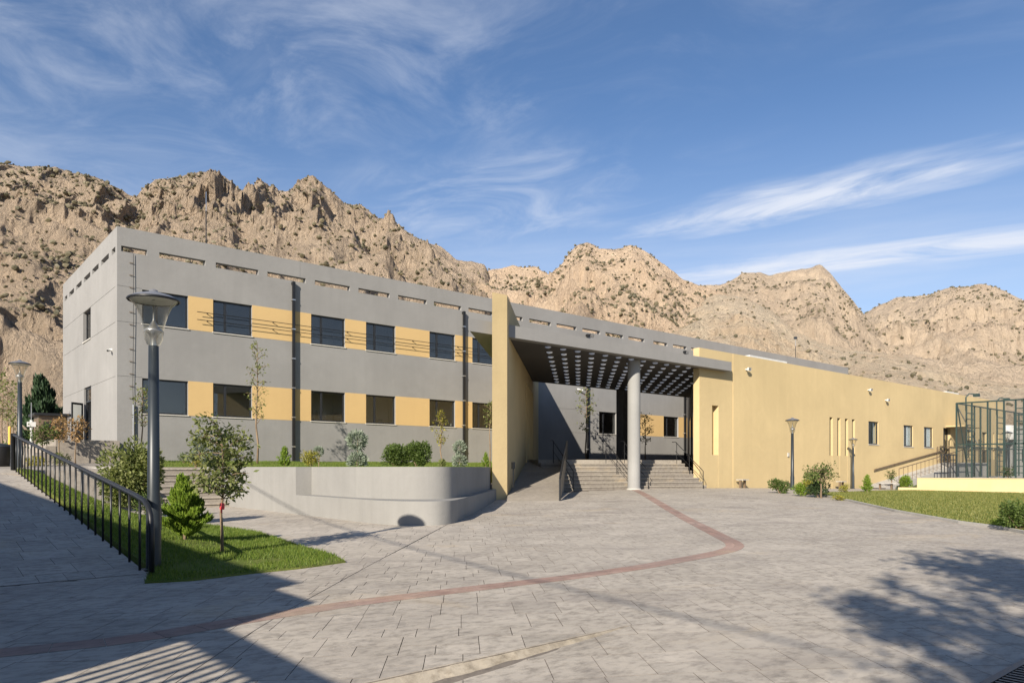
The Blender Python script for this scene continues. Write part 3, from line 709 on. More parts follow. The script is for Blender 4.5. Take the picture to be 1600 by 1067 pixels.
def window(parent, mp, s0, s1, z0, z1, d, mull=(0.32,), glass=None, fw=0.07, sill=True, fmat='frame', transom=None):
    """frame bars as the part 'window', panes and sill under it; mp(s,z,d)->world"""
    def bx(b, a, e, l, h, d0, d1):
        c = [mp(s, z, dd) for dd in (d0, d1) for s, z in ((a, l), (e, l), (e, h), (a, h))]
        b.add(c, [(0, 1, 2, 3), (7, 6, 5, 4), (0, 4, 5, 1), (1, 5, 6, 2), (2, 6, 7, 3), (3, 7, 4, 0)])
    b = MB(); e_ = 0.004
    bx(b, s0 + e_, s1 - e_, z0 + e_, z0 + fw, d, d + 0.07); bx(b, s0 + e_, s1 - e_, z1 - fw, z1 - e_, d, d + 0.07)
    bx(b, s0 + e_, s0 + fw, z0 + fw, z1 - fw, d, d + 0.07); bx(b, s1 - fw, s1 - e_, z0 + fw, z1 - fw, d, d + 0.07)
    xs = [s0 + fw]
    for m_ in mull:
        c = s0 + (s1 - s0) * m_; bx(b, c - fw * 0.65, c + fw * 0.65, z0 + fw, z1 - fw, d - 0.012, d + 0.07); xs += [c - fw * 0.65, c + fw * 0.65]
    xs.append(s1 - fw)
    w = b.build('window', M[fmat], parent)
    for k in range(0, len(xs), 2):
        p = MB(); bx(p, xs[k] + 0.001, xs[k + 1] - 0.001, z0 + fw + 0.001, z1 - fw - 0.001, d + 0.03, d + 0.036); p.build('pane', glass or M['glass'], w)
    if sill:
        p = MB(); bx(p, s0 - 0.04, s1 + 0.04, z0 - 0.045, z0 - 0.003, -0.045, d); p.build('sill', M['sill'], w)
    return w
FV, CU0 = 34.4, 7.2                                           # long facade plane, corner
ZT, ENDU, BACKV = 11.78, 75.0, 47.15
gb_ = thing('grey_building', (CU0, FV, 1.6), 'long two storey grey rendered building with yellow window bands', 'building')
mpF = lambda s, z, d: (s, FV + d, z)
mpS = lambda s, z, d: (CU0 + d, s, z)
wins = [(8.18, 10.08), (11.18, 12.99), (15.99, 17.87), (19.10, 20.91), (23.15, 24.94), (26.21, 28.0)]
rear = [(37.28, 39.08), (44.47, 46.30)]
WZ = ((7.75, 9.23), (3.85, 5.38))
slots = [(7.36, 8.38), (8.87, 10.84), (11.30, 13.30), (13.74, 15.71), (16.19, 18.16), (18.65, 20.55), (21.08, 22.97), (23.45, 25.40), (25.92, 27.80), (28.3, 30.22), (30.77, 32.68), (33.18, 35.06), (35.62, 37.41), (37.93, 39.83), (40.39, 42.20), (43.24, 44.94), (45.62, 47.37), (47.95, 49.8), (50.4, 52.2)]
ops = [(a, b, z0, z1, 1) for a, b in wins for z0, z1 in WZ] + [(a, b, *WZ[1], 1) for a, b in rear]
ops += [(a, b, 10.74, 10.98, 1) for a, b in slots]
ops += [(CU0 - 0.1, 8.18, z, z + 0.018, 0.012) for z in (9.25, 7.73, 5.40)] + [(31, 37.28, z, z + 0.018, 0.012) for z in (5.40, 3.84)]
ops += [(x, x + 0.02, 1.0, ZT, 0.012) for x in (29.2, 42.7)] + [(15.4, 15.42, 11.0, ZT, 0.01)]
wall(mpF, CU0, ENDU, 0.8, ZT, 0.3, ops).build('front_wall', M['grey'], gb_)
sl_px = [(158, 170), (144, 154), (131, 141), (119, 127.5), (108, 115.6), (101, 105)]
sops = [(34.72, 35.4, 10.74, 10.98, 1)] + [(on_u(b, CU0), on_u(a, CU0), 10.74, 10.98, 1) for a, b in sl_px]
sops += [(39.85, 41.7, 7.75, 9.25, 1), (39.75, 41.5, 2.62, 5.45, 1)]
sops += [(34.71, BACKV, z, z + 0.018, 0.012) for z in (9.25, 7.73, 5.40)]
wall(mpS, FV + 0.3, BACKV, 0.8, ZT, 0.3, sops).build('side_wall', M['grey'], gb_)
b = MB().box((CU0, BACKV, 0.8), (ENDU, BACKV + 0.3, ZT)); b.box((ENDU - 0.3, FV + 0.3, 0.8), (ENDU, BACKV, ZT)); b.build('rear_walls', M['grey'], gb_)
MB().box((CU0 + 0.3, FV + 0.3, 10.2), (ENDU - 0.3, BACKV, 10.45)).build('roof', M['roof'], gb_)
# rooms behind the glass
b = MB().box((CU0 + 0.3, FV + 0.3, 6.0), (ENDU - 0.3, BACKV, 6.3)); b.box((CU0 + 0.3, FV + 0.3, 2.3), (ENDU - 0.3, BACKV, 2.6)); b.build('floor_slab', M['room'], gb_)
b = MB().box((CU0 + 0.3, 37.0, 2.6), (39.6, 37.12, 10.2))
for x in (10.6, 15.0, 18.5, 22.0, 25.5, 33.0, 41.5): b.box((x, FV + 0.3, 2.6), (x + 0.12, 36.99, 10.2))
b.build('partition_wall', M['room'], gb_)
# pale blinds and boards glimpsed in the ground floor rooms
for x, w_, z0, z1 in ((16.1, 0.35, 3.9, 4.4), (16.95, 0.42, 3.9, 4.5), (20.5, 0.3, 3.9, 4.2)):
    MB().box((x, FV + 1.2, z0), (x + w_, FV + 1.5, z1)).build('desk_board', M['whitepaint'], gb_)
for a, b in wins:
    for z0, z1 in WZ: window(gb_, mpF, a, b, z0, z1, 0.10)
for a, b in rear: window(gb_, mpF, a, b, *WZ[1], 0.14)
window(gb_, mpS, 39.85, 41.7, 7.75, 9.25, 0.14)
edges = [(10.08, 11.18), (12.99, 15.99), (17.87, 19.10), (20.91, 23.15), (24.94, 26.21), (28.0, 29.1)]
for z0, z1 in WZ:
    for a, b in edges: MB().box((a + 0.003, FV - 0.006, z0 - 0.02), (b - 0.003, FV + 0.02, z1 + 0.02)).build('yellow_panel', M['panel'], gb_)
for a, b in ((39.09, 44.46), (46.31, 48.2)): MB().box((a, FV - 0.006, WZ[1][0] - 0.02), (b, FV + 0.02, WZ[1][1] + 0.02)).build('yellow_panel', M['panel'], gb_)
def downpipe(u, ztop, zbot):
    p = MB().box((u - 0.06, FV - 0.19, zbot), (u + 0.06, FV - 0.07, ztop)); p.box((u - 0.07, FV - 0.20, ztop - 0.14), (u + 0.07, FV - 0.002, ztop - 0.02))
    o = p.build('downpipe', M['dark'], gb_); k = 0
    z = zbot + 0.8
    while z < ztop - 0.4:
        MB().box((u - 0.08, FV - 0.205, z), (u + 0.08, FV - 0.003, z + 0.05)).build('pipe_clamp', M['alu'], o); z += 1.45
for u in (15.01, 25.5): downpipe(u, 10.68, 1.7)
downpipe(36.0, 10.6, 1.9); downpipe(46.95, 10.6, 1.9)
# two thin rods carried on brackets across the upper windows
for z in (8.55, 8.20):
    rod = MB().tube([(10.42, FV - 0.17, z), (34.0, FV - 0.17, z)], 0.016, 6).build('facade_rod', M['dark'], gb_)
    for u in (10.9, 14.0, 17.97, 22.0, 25.1, 29.0): MB().box((u - 0.012, FV - 0.18, z - 0.02), (u + 0.012, FV - 0.004, z + 0.008)).build('rod_bracket', M['dark'], rod)
# lightning conductor by the corner
c = MB().tube([(7.82, FV - 0.05, 10.7), (7.83, FV - 0.06, 8.0), (7.80, FV - 0.05, 5.0), (7.82, FV - 0.05, 4.2)], 0.010, 5).build('conductor', M['dark'], gb_)
for i in range(12): MB().bar((7.66, FV - 0.03, 10.3 - i * 0.53), (7.84, FV - 0.05, 10.3 - i * 0.53), 0.02).build('conductor_clip', M['brownrail'], c)
MB().tube([(7.82, FV - 0.06, 1.6), (7.82, FV - 0.06, 4.2)], 0.045, 8).build('conductor_cover', M['alu'], gb_)
# side door with its open leaf
door = MB()
for a, e, l, h in ((39.76, 39.84, 2.63, 5.44), (41.41, 41.49, 2.63, 5.44), (39.84, 41.41, 5.36, 5.44), (39.84, 41.41, 4.72, 4.80)): door.box((CU0 + 0.08, a, l), (CU0 + 0.16, e, h))
door = door.build('door', M['frame'], gb_)
MB().box((CU0 + 0.11, 39.845, 4.805), (CU0 + 0.117, 41.405, 5.355)).build('pane', M['doorglass'], door)
lf = MB(); h0, h1 = Vector((7.14, 41.45)), Vector((6.58, 41.0)); dd = (h1 - h0)
def lbar(t0, t1, z0, z1, th=0.045):
    a = h0 + dd * t0; e = h0 + dd * t1; n = Vector((-dd.y, dd.x)).normalized() * th / 2
    return [(a.x - n.x, a.y - n.y), (e.x - n.x, e.y - n.y), (e.x + n.x, e.y + n.y), (a.x + n.x, a.y + n.y)], z0, z1
for q in (lbar(0, 0.1, 2.68, 4.70), lbar(0.9, 1, 2.68, 4.70), lbar(0.1, 0.9, 2.68, 2.80), lbar(0.1, 0.9, 4.60, 4.70)): lf.prism(*q)
lf = lf.build('door_leaf', M['frame'], door); MB().prism(*lbar(0.1, 0.9, 2.80, 4.60, 0.008)).build('pane', M['doorglass'], lf)
def cctv(loc, face, name, label):
    """wall camera: bracket, body, lens; face is the plan direction out of the wall"""
    t = thing(name, loc, label, 'camera'); n = Vector((*face, 0)); s = Vector((-face[1], face[0], 0)); p = Vector(loc)
    MB().tube([p, p + n * 0.12], [0.07, 0.035], 10).build('bracket', M['whitepaint'], t)
    a = p + n * 0.12 + Vector((0, 0, -0.03)); e = a + n * 0.10 + s * 0.24 + Vector((0, 0, -0.05))
    MB().tube([a - s * 0.05, a, e], [0.04, 0.06, 0.055], 10).build('body', M['whitepaint'], t)
    MB().tube([e, e + (e - a).normalized() * 0.02], 0.042, 10).build('lens', M['dark'], t)
cctv((CU0, 35.36, 6.62), (-1, 0), 'wall_camera', 'white security camera on the grey side wall near the corner')
cctv((on_v(903, FV), FV, 6.78), (0, -1), 'wall_camera', 'white dome camera on the grey wall under the canopy')
def antenna(x, y0, y1, Y, label, head=False):
    u, v = at_depth(x, Y); z0 = EYE + (HY - y0) * Y / F; z1 = EYE + (HY - y1) * Y / F
    t = thing('rooftop_mast', (u, v, z0), label, 'mast')
    MB().tube([(u, v, 10.44 if Y < 60 else z0), (u, v, z0 + (z1 - z0) * 0.6)], 0.03, 6).build('pole', M['dark'], t)
    MB().tube([(u, v, z0 + (z1 - z0) * 0.6), (u, v, z1)], 0.018, 6).build('tip', M['alu'], t)
    if head: MB().box((u - 0.15, v - 0.12, z1 - 0.1), (u + 0.15, v + 0.12, z1 + 0.1)).build('lamp_head', M['lampmetal'], t)
antenna(322, 375, 300, 40, 'thin lightning mast on the roof left of the canopy')
antenna(1243, 560, 528, 72, 'short mast with lamp on the roof behind the yellow wing', True)

# door platform beside the corner
pl = thing('door_platform', (6.0, 38, 1.5), 'low concrete platform with steps below the side door', 'steps')
MB().box((4.9, 33.9, 1.3), (7.195, 46, 2.62)).build('platform', M['stepstone'], pl)
for i, z in enumerate((2.35, 2.08, 1.9)): MB().box((4.9 - 0.35 * (i + 1), 33.9 - 0.02, 1.3), (4.9 - 0.35 * i - 0.003, 46, z)).build('step', M['stepstone'], pl)

# ------------------------------------------------------------------ yellow wing
FY = 20.9
yb = thing('yellow_building', (50, FY, 0.3), 'long single storey yellow rendered wing with slit windows', 'building')
mpY = lambda s, z, d: (s, FY + d, z)
A0, A1, A2 = (29.8, FY), (41.9, 30.3), (47.4, FV - 0.02)
ywin = [(48.44, 49.95, 3.02, 4.52), (54.05, 55.7, 2.98, 4.48), (57.7, 59.4, 2.98, 4.48)]
slits = [43.1, 44.1, 45.12, 46.08]
yops = [(a, b, c, d, 1) for a, b, c, d in ywin] + [(s, s + 0.42, 2.22, 4.54, 0.17) for s in slits]
yops += [(30.86, 31.42, 2.12, 4.58, 0.30), (31.36, 31.39, -0.2, 2.12, 0.02)]
yops += [(61.5, 63.0, 1.88, 4.55, 1), (66.7, 67.9, 2.3, 4.6, 1), (70.3, 71.6, 1.9, 4.5, 1), (73.1, 73.5, 2.2, 4.5, 0.3), (74.3, 74.7, 2.2, 4.5, 0.3)]
yops += [(x, x + 0.06, -0.2, 7.33, 0.03) for x in (32.66,)] + [(s + 0.3, s + 0.33, 0, 2.22, 0.015) for s in slits]
wall(mpY, A0[0], 76.5, -0.2, 7.33, 0.35, yops).build('front_wall', M['yellow'], yb)
b = MB().box((60, FY + 0.36, -0.2), (76.5, FY + 0.361, -0.1))
b = MB().box((76.15, FY + 0.352, -0.2), (76.5, FV + 6, 7.33)); b.build('end_wall', M['yellow'], yb)
# slanted entrance wall, dark
def offs(p, q, d):
    v_ = Vector((q[0] - p[0], q[1] - p[1])).normalized(); n = Vector((v_.y, -v_.x)); return (p[0] + n.x * d, p[1] + n.y * d), (q[0] + n.x * d, q[1] + n.y * d)
i0, i1 = offs((A0[0] + 0.3, FY + 0.36), A2, 0.3)
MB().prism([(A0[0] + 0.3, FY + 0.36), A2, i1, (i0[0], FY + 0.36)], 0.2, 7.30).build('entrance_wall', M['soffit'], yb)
dvec = Vector((A2[0] - A0[0] - 0.3, A2[1] - FY - 0.36)); L_ = dvec.length; dvec.normalize(); dn = Vector((-dvec.y, dvec.x))
for s_ in (2.2, 9.0):
    a = Vector((A0[0] + 0.3, FY + 0.36)) + dvec * s_; e = a + dvec * 2.0
    dr = MB().prism([tuple(a + dn * 0.003), tuple(e + dn * 0.003), tuple(e + dn * 0.06), tuple(a + dn * 0.06)], 1.88, 4.6).build('door', M['frame'], yb)
    a2, e2 = a + dvec * 0.15, e - dvec * 0.15
    MB().prism([tuple(a2 + dn * 0.064), tuple(e2 + dn * 0.064), tuple(e2 + dn * 0.072), tuple(a2 + dn * 0.072)], 2.0, 4.45).build('pane', M['doorglass'], dr)
MB().prism([(A0[0] + 1.2, FY + 0.36), (76.1, FY + 0.36), (76.1, FV - 0.01), (A2[0] + 0.6, FV - 0.01)], 6.75, 7.0).build('roof', M['roof'], yb)
MB().box((48, FY + 2.6, 0.3), (76, FY + 2.7, 6.7)).build('partition_wall', M['room'], yb)
for i, (a, b, c, d) in enumerate(ywin): 
    w = window(yb, mpY, a, b, c, d, 0.07, (0.30,), M['doorglass'])
    if i: MB().box((a + 0.1, FY + 0.15, c + 0.05), (b - 0.1, FY + 0.16, d - 0.05)).build('blind', M['blind'], w)
for s in slits:
    MB().box((s + 0.01, FY + 0.14, 2.24), (s + 0.41, FY + 0.165, 4.53)).build('slit_glazing', M['frame'], yb)
window(yb, mpY, 61.5, 63.0, 1.88, 4.55, 0.2, (0.5,), M['glass'], sill=False)
window(yb, mpY, 66.7, 67.9, 2.3, 4.6, 0.2, (), M['doorglass'], sill=False, fmat='courtgreen')
window(yb, mpY, 70.3, 71.6, 1.9, 4.5, 0.2, (), M['glass'], sill=False)
MB().box((62.0, FY - 1.3, 4.62), (66.2, FY - 0.002, 4.72)).build('door_canopy', M['yellow'], yb)
for a, b, in ((34.4, 38.2), (62.4, 65.0)): MB().box((a, FY + 0.06, 7.335), (b, FY + 1.3, 7.44)).build('roof_slab_cover', M['whitepaint'], yb)
def floodlight(x, y, v, lab, dark=False, face=(0, -1)):
    k = 0.5 if dark else 0.6
    u = on_v(x, v); t = (x - 800) / F; Y = v / (-CU * t + SU); z = EYE + (HY - y) * Y / F
    f = thing('floodlight', (u, v, z), lab, 'floodlight'); mt = M['dark'] if dark else M['whitepaint']
    MB().bar((u, v, z), (u, v - k * 0.22, z - k * 0.02), 0.06).build('arm', mt, f)
    h = MB().add([(u - k * 0.17, v - k * 0.22, z - k * 0.12), (u + k * 0.17, v - k * 0.22, z - k * 0.12), (u + k * 0.17, v - k * 0.28, z + k * 0.12), (u - k * 0.17, v - k * 0.28, z + k * 0.12), (u - k * 0.21, v - k * 0.40, z - k * 0.17), (u + k * 0.21, v - k * 0.40, z - k * 0.17), (u + k * 0.21, v - k * 0.46, z + k * 0.10), (u - k * 0.21, v - k * 0.46, z + k * 0.10)],
              [(0, 1, 2, 3), (7, 6, 5, 4), (0, 4, 5, 1), (1, 5, 6, 2), (2, 6, 7, 3), (3, 7, 4, 0)])
    h.build('housing', mt, f); MB().add([(u - k * 0.18, v - k * 0.403, z - k * 0.155), (u + k * 0.18, v - k * 0.403, z - k * 0.155), (u + k * 0.18, v - k * 0.462, z + k * 0.085), (u - k * 0.18, v - k * 0.462, z + k * 0.085)], [(0, 1, 2, 3)]).build('lens', M['alu'], f)
floodlight(1165, 577, FY, 'white floodlight high on the yellow wall nearest the canopy')
floodlight(1356, 609, FY, 'white floodlight on the yellow wall above the single square window')
floodlight(1383, 625, FY, 'small white floodlight lower on the yellow wall near its middle windows')
sp = thing('wall_socket_box', (on_v(1231, FY), FY, 2.2), 'small grey box on the yellow wall behind the lamp', 'electrical box')
MB().box((on_v(1231, FY) - 0.08, FY - 0.06, 2.1), (on_v(1231, FY) + 0.08, FY - 0.001, 2.32)).box((on_v(1231, FY) - 0.05, FY - 0.075, 2.14), (on_v(1231, FY) + 0.05, FY - 0.061, 2.28)).build('cover', M['concrete'], sp)

# ------------------------------------------------------------------ entrance: fin wall, canopy, column, pier
P0 = Vector((16.9, 20.1)); P1 = Vector((31.55, FV - 0.01)); fd = (P1 - P0).normalized(); fn_ = Vector((-fd.y, fd.x))
Q0 = P0 + Vector((-0.70, 0.0)); q_end = Q0 + fd * ((FV - 0.01 - Q0.y) / fd.y)
fin = thing('fin_wall', (P0.x, P0.y, 0.3), 'tall yellow fin wall at the left of the entrance', 'wall')
MB().prism([tuple(P0), tuple(P1), tuple(q_end), tuple(Q0)], -0.1, 7.74).build('wall', M['yellow'], fin)
for k in range(5):                                                     # narrow vertical pilaster strips far along the fin
    a = P0 + fd * (9.2 + k * 1.15); e = a + fd * 0.22
    MB().prism([tuple(a - fn_ * 0.001), tuple(e - fn_ * 0.001), tuple(e - fn_ * 0.06), tuple(a - fn_ * 0.06)], 1.3 + 0.1 * k, 5.6).build('rib', M['yellow'], fin)
ws = P0 + fd * 0.5 - fn_ * 0.04
bk = MB().box((ws.x, ws.y - 0.2, 1.45), (ws.x + 0.1, ws.y - 0.1, 1.7)); bk.tube([(ws.x + 0.05, ws.y - 0.15, 0.75), (ws.x + 0.05, ws.y - 0.15, 1.45)], 0.03, 6)
bk.build('standpipe', M['dark'], fin)
CZ0, CZ1 = 6.34, 6.78; VF, VB = 20.5, 30.25
gl = lambda v: 17.27 - 0.02 + (v - 20.5) * (fd.x / fd.y)               # canopy left line = fin face
lend = lambda v: gl(v) - 1.75                                           # stub beyond the fin
gr = lambda v: A0[0] + 0.3 + (v - FY) * ((A2[0] - A0[0]) / (A2[1] - FY))
can = thing('entrance_canopy', (25, 25, CZ0), 'grey slab canopy with dotted round skylights over the entrance', 'canopy')
dv_, du_ = 0.92, 0.85
sh = fd.x / fd.y                                                        # shear of the skylight grid
uo, vo = 19.5 - 0.425, 21.2 - 0.46
cell = lambda i, j: (uo + i * du_ + sh * (j * dv_), vo + j * dv_)
ND, NR = 14, 10
deck = MB(); n8 = 10; rad = 0.13
for i in range(ND):
    for j in range(NR):
        c4 = [cell(i, j), cell(i + 1, j), cell(i + 1, j + 1), cell(i, j + 1)]; cx = sum(p[0] for p in c4) / 4; cy = sum(p[1] for p in c4) / 4
        circ = [(cx + rad * math.cos(2 * math.pi * k / n8), cy + rad * math.sin(2 * math.pi * k / n8)) for k in range(n8)]
        # outer ring sampled on the cell outline in the circle's directions
        ring = []
        for k in range(n8):
            a = 2 * math.pi * k / n8; d = Vector((math.cos(a), math.sin(a))); best = 9
            for m_ in range(4):
                p, q = Vector(c4[m_]), Vector(c4[(m_ + 1) % 4]); e = q - p; den = d.x * e.y - d.y * e.x
                if abs(den) < 1e-9: continue
                r = p - Vector((cx, cy)); t = (r.x * e.y - r.y * e.x) / den; s_ = (r.x * d.y - r.y * d.x) / den
                if t > 0 and -1e-6 <= s_ <= 1 + 1e-6: best = min(best, t)
            ring.append((cx + d.x * best, cy + d.y * best, best))
        allp = [(math.atan2(p[1] - cy, p[0] - cx) % (2 * math.pi), p[0], p[1], None) for p in c4] + [(2 * math.pi * k / n8, ring[k][0], ring[k][1], k) for k in range(n8)]
        allp.sort()
        for z, up in ((CZ0, False), (CZ0 + 0.006, True)):
            base = len(deck.v); deck.v += [(p[1], p[2], z) for p in allp] + [(x, y, z) for x, y in circ]; m_ = len(allp); cur = None
            kk = [p[3] for p in allp]; last = max([q for q in kk if q is not None])
            cur = kk[0] if kk[0] is not None else n8 - 1
            seq = []
            c_ = n8 - 1 if kk[0] is None else kk[0]
            for q in range(m_):
                if kk[q] is not None: c_ = kk[q]
                nq = (q + 1) % m_; c2 = kk[nq] if kk[nq] is not None else c_
                fct = [base + q, base + nq, base + m_ + c2] + ([base + m_ + c_] if c2 != c_ else [])
                deck.f.append(tuple(fct))
        base = len(deck.v); deck.v += [(x, y, CZ0) for x, y in circ] + [(x, y, CZ0 + 0.006) for x, y in circ]
        deck.f += [(base + k, base + (k + 1) % n8, base + n8 + (k + 1) % n8, base + n8 + k) for k in range(n8)]
        dm = MB().lathe([(rad - 0.004, CZ0 + 0.005), (rad - 0.004, CZ0 - 0.006), (rad * 0.92, CZ0 - 0.030), (rad * 0.6, CZ0 - 0.050), (0.01, CZ0 - 0.056)], n8, (cx, cy))
        dm.build('skylight', M['diffuser'], can, smooth=True)
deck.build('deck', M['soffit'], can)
# solid margins of the slab round the skylight field
v0, v1 = vo, vo + NR * dv_
lft = lambda v: uo + sh * (v - vo); rgt = lambda v: uo + ND * du_ + sh * (v - vo)
sol = MB()
sol.prism([(gl(v0) - 0.2, v0), (lft(v0), v0), (lft(v1), v1), (gl(v1) - 0.2, v1)], CZ0, CZ0 + 0.12)
sol.prism([(rgt(v0), v0), (gr(v0) + 0.3, v0), (gr(v1) + 0.3, v1), (rgt(v1), v1)], CZ0, CZ0 + 0.12)
sol.build('soffit_margin', M['soffit'], can)
MB().prism([(lend(VF), VF), (31.95, VF), (31.95, FY - 0.003), (A0[0] - 0.02, FY - 0.003), (A0[0] - 0.02, v0 - 0.002) if False else (A0[0] - 0.02, FY - 0.003), (A0[0] - 0.02, FY - 0.0031)][:4] + [(lend(FY - 0.003), FY - 0.003)], CZ0 - 0.012, CZ1).build('fascia', M['grey'], can)
MB().prism([(lend(FY), FY), (Q0.x + (FY - Q0.y) * sh - 0.003, FY), (Q0.x + (25.5 - Q0.y) * sh - 0.003, 25.5), (lend(25.5), 25.5)], CZ0 - 0.008, CZ1 - 0.01).build('overhang', M['grey'], can)
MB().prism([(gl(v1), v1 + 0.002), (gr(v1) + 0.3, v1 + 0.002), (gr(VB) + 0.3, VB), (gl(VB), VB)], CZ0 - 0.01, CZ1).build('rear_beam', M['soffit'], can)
for x in (919, 1068):
    yv = {919: 525, 1068: 551}[x]
    floodlight(x, yv, VF + 0.25, 'black spotlight on the canopy edge, ' + ('nearer the yellow fin wall' if x == 919 else 'nearer the yellow wing'), True)
cu1, cv1 = at_depth(990.5, 32.75)
col = thing('round_column', (cu1, cv1, 0.45), 'round bare concrete column under the canopy edge', 'column')
MB().lathe([(0.285, 0.3), (0.285, CZ0 - 0.005)], 28, (cu1, cv1)).build('shaft', M['column'], col, smooth=True)
MB().lathe([(0.33, 0.3), (0.33, 0.53), (0.286, 0.56)], 28, (cu1, cv1)).build('base_ring', M['concrete'], col, smooth=True)
pu, pv = at_depth(973, 45.0)
pr = thing('square_pier', (pu, pv, 1.87), 'square pier behind the round column, coloured dark for shade', 'column')
MB().box((pu - 0.28, pv - 0.28, 1.8), (pu + 0.28, pv + 0.28, CZ0 - 0.014)).build('shaft', M['soffit'], pr)  # dark soffit colour stands in for shade on the pier
MB().box((pu - 0.31, pv - 0.31, 1.8), (pu + 0.31, pv + 0.31, 2.0)).build('skirting', M['soffit'], pr)

# entrance floor, steps and ramp
FL = 1.87
s0 = Vector(cv(1.95, 32.1)); s1 = Vector(cv(9.3, 34.65)); sd = (s1 - s0).normalized(); up = Vector((-sd.y, sd.x))
st = thing('entrance_steps', (s0.x, s0.y, 0.45), 'wide concrete steps up to the entrance under the canopy', 'steps')
NS, RI, TR = 8, (FL - 0.47) / 8, 0.31
for k in range(NS - 1):
    a, e = s0 + up * (TR * k), s1 + up * (TR * k); b1 = e + up * (TR - 0.004); b0 = a + up * (TR - 0.004)
    zt_ = 0.47 + RI * (k + 1)
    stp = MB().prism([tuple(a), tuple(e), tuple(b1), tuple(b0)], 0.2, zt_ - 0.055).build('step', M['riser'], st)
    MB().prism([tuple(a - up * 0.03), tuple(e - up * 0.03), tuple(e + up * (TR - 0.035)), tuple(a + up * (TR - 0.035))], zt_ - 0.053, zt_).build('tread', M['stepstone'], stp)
t0, t1 = s0 + up * (TR * (NS - 1)), s1 + up * (TR * (NS - 1))
rn = Vector(cv(1.62, 25.0)); rf = Vector(cv(2.75, 36.6))
lN = P0 - fd * 1.1 - fn_ * 0.02; lF = P0 + fd * 10.3
fl = MB().prism([tuple(t0), tuple(t1), (43, 30.6), (47.0, FV - 0.02), (31.6, FV - 0.02), (lF.x + 0.02, lF.y)], 0.2, FL).build('entrance_floor', M['stepstone']); tag(fl, kind='structure')
rp = thing('entrance_ramp', (lN.x, lN.y, 0.3), 'stone paved ramp climbing along the yellow fin wall', 'ramp')
def rz(p):
    s_ = max(0, min(1, (Vector(p) - lN).dot(fd) / 11.4)); return 0.30 + (FL - 0.30) * s_
b = MB(); n = 14
for k in range(n + 1):
    f_ = k / n; l_ = lN.lerp(lF, f_); r_ = rn.lerp(rf, f_); z = g0(*lN) + 0.0 + (FL - g0(*lN)) * f_ + 0.004
    b.v += [(l_.x, l_.y, z), (r_.x, r_.y, z), (l_.x, l_.y, -0.1), (r_.x, r_.y, -0.1)]
for k in range(n):
    o_ = 4 * k; b.f += [(o_, o_ + 1, o_ + 5, o_ + 4), (o_ + 1, o_ + 3, o_ + 7, o_ + 5), (o_ + 2, o_, o_ + 4, o_ + 6)]
b.f += [(0, 2, 3, 1), (4 * n, 4 * n + 1, 4 * n + 3, 4 * n + 2)]
b.build('slab', M['stepstone'], rp)
zN = g0(*lN)
def rzz(f_): return zN + (FL - zN) * f_
rl = thing('ramp_railing', (rn.x, rn.y, zN), 'grey steel railing with solid lower panel along the entrance ramp', 'railing')
ro = Vector((rn - lN)).normalized() * 0.03
def rpt(f_, h): p = rn.lerp(rf, f_); return (p.x + ro.x, p.y + ro.y, rzz(f_) + h)
MB().tube([rpt(0, 0.0), rpt(0, 0.78), rpt(0.06, 0.86), rpt(1, 0.95), rpt(1, 0)], 0.03, 8).build('top_rail', M['frame'], rl)
for k in range(1, 24): MB().tube([rpt(k / 24, 0), rpt(k / 24, 0.90)], 0.012, 6).build('baluster', M['frame'], rl)
pn = MB().add([rpt(0.01, 0.03), rpt(0.99, 0.03), rpt(0.99, 0.9), rpt(0.01, 0.74)], [(0, 1, 2, 3)]); pn.v = [(a, c_, z) for a, c_, z in pn.v]
pn.add([(x + ro.x, y + ro.y, z) for x, y, z in pn.v], [(3, 2, 1, 0)]); pn.f += [(0, 1, 5, 4), (1, 2, 6, 5), (2, 3, 7, 6), (3, 0, 4, 7)]
pn.build('panel', M['lampmetal'], rl)
def hand(fr, label):
    a = s0.lerp(s1, fr); top_ = a + up * (TR * 7.4)
    t = thing('stair_handrail', (a.x, a.y, 0.47), label, 'handrail')
    z0_, z1_ = 0.47, FL
    p0_ = a - up * 0.15
    MB().tube([(p0_.x, p0_.y, z0_ + 0.55), (p0_.x, p0_.y, z0_ + 0.85), (a.x, a.y, z0_ + 0.95), (top_.x, top_.y, z1_ + 0.92), (top_.x + up.x * 0.3, top_.y + up.y * 0.3, z1_ + 0.92)], 0.018, 8).build('rail', M['dark'], t)
    MB().tube([(p0_.x, p0_.y, z0_), (p0_.x, p0_.y, z0_ + 0.56)], 0.018, 8).build('post', M['dark'], t)
    for f2 in (0.5, 1.0):
        q = a + up * (TR * 7.4 * f2 - 0.12); MB().tube([(q.x, q.y, z0_ + (z1_ - z0_) * f2 - 0.2), (q.x, q.y, z0_ + (z1_ - z0_) * f2 + 0.9)], 0.016, 8).build('post', M['dark'], t)
    MB().tube([(p0_.x, p0_.y, z0_ + 0.45), (top_.x, top_.y, z1_ + 0.45)], 0.012, 6).build('mid_rail', M['dark'], t)
hand(0.10, 'black stair handrail beside the entrance ramp')
hand(0.455, 'black stair handrail just left of the round column')
hand(0.585, 'black stair handrail just right of the round column')
hand(0.965, 'black stair handrail against the yellow wing')

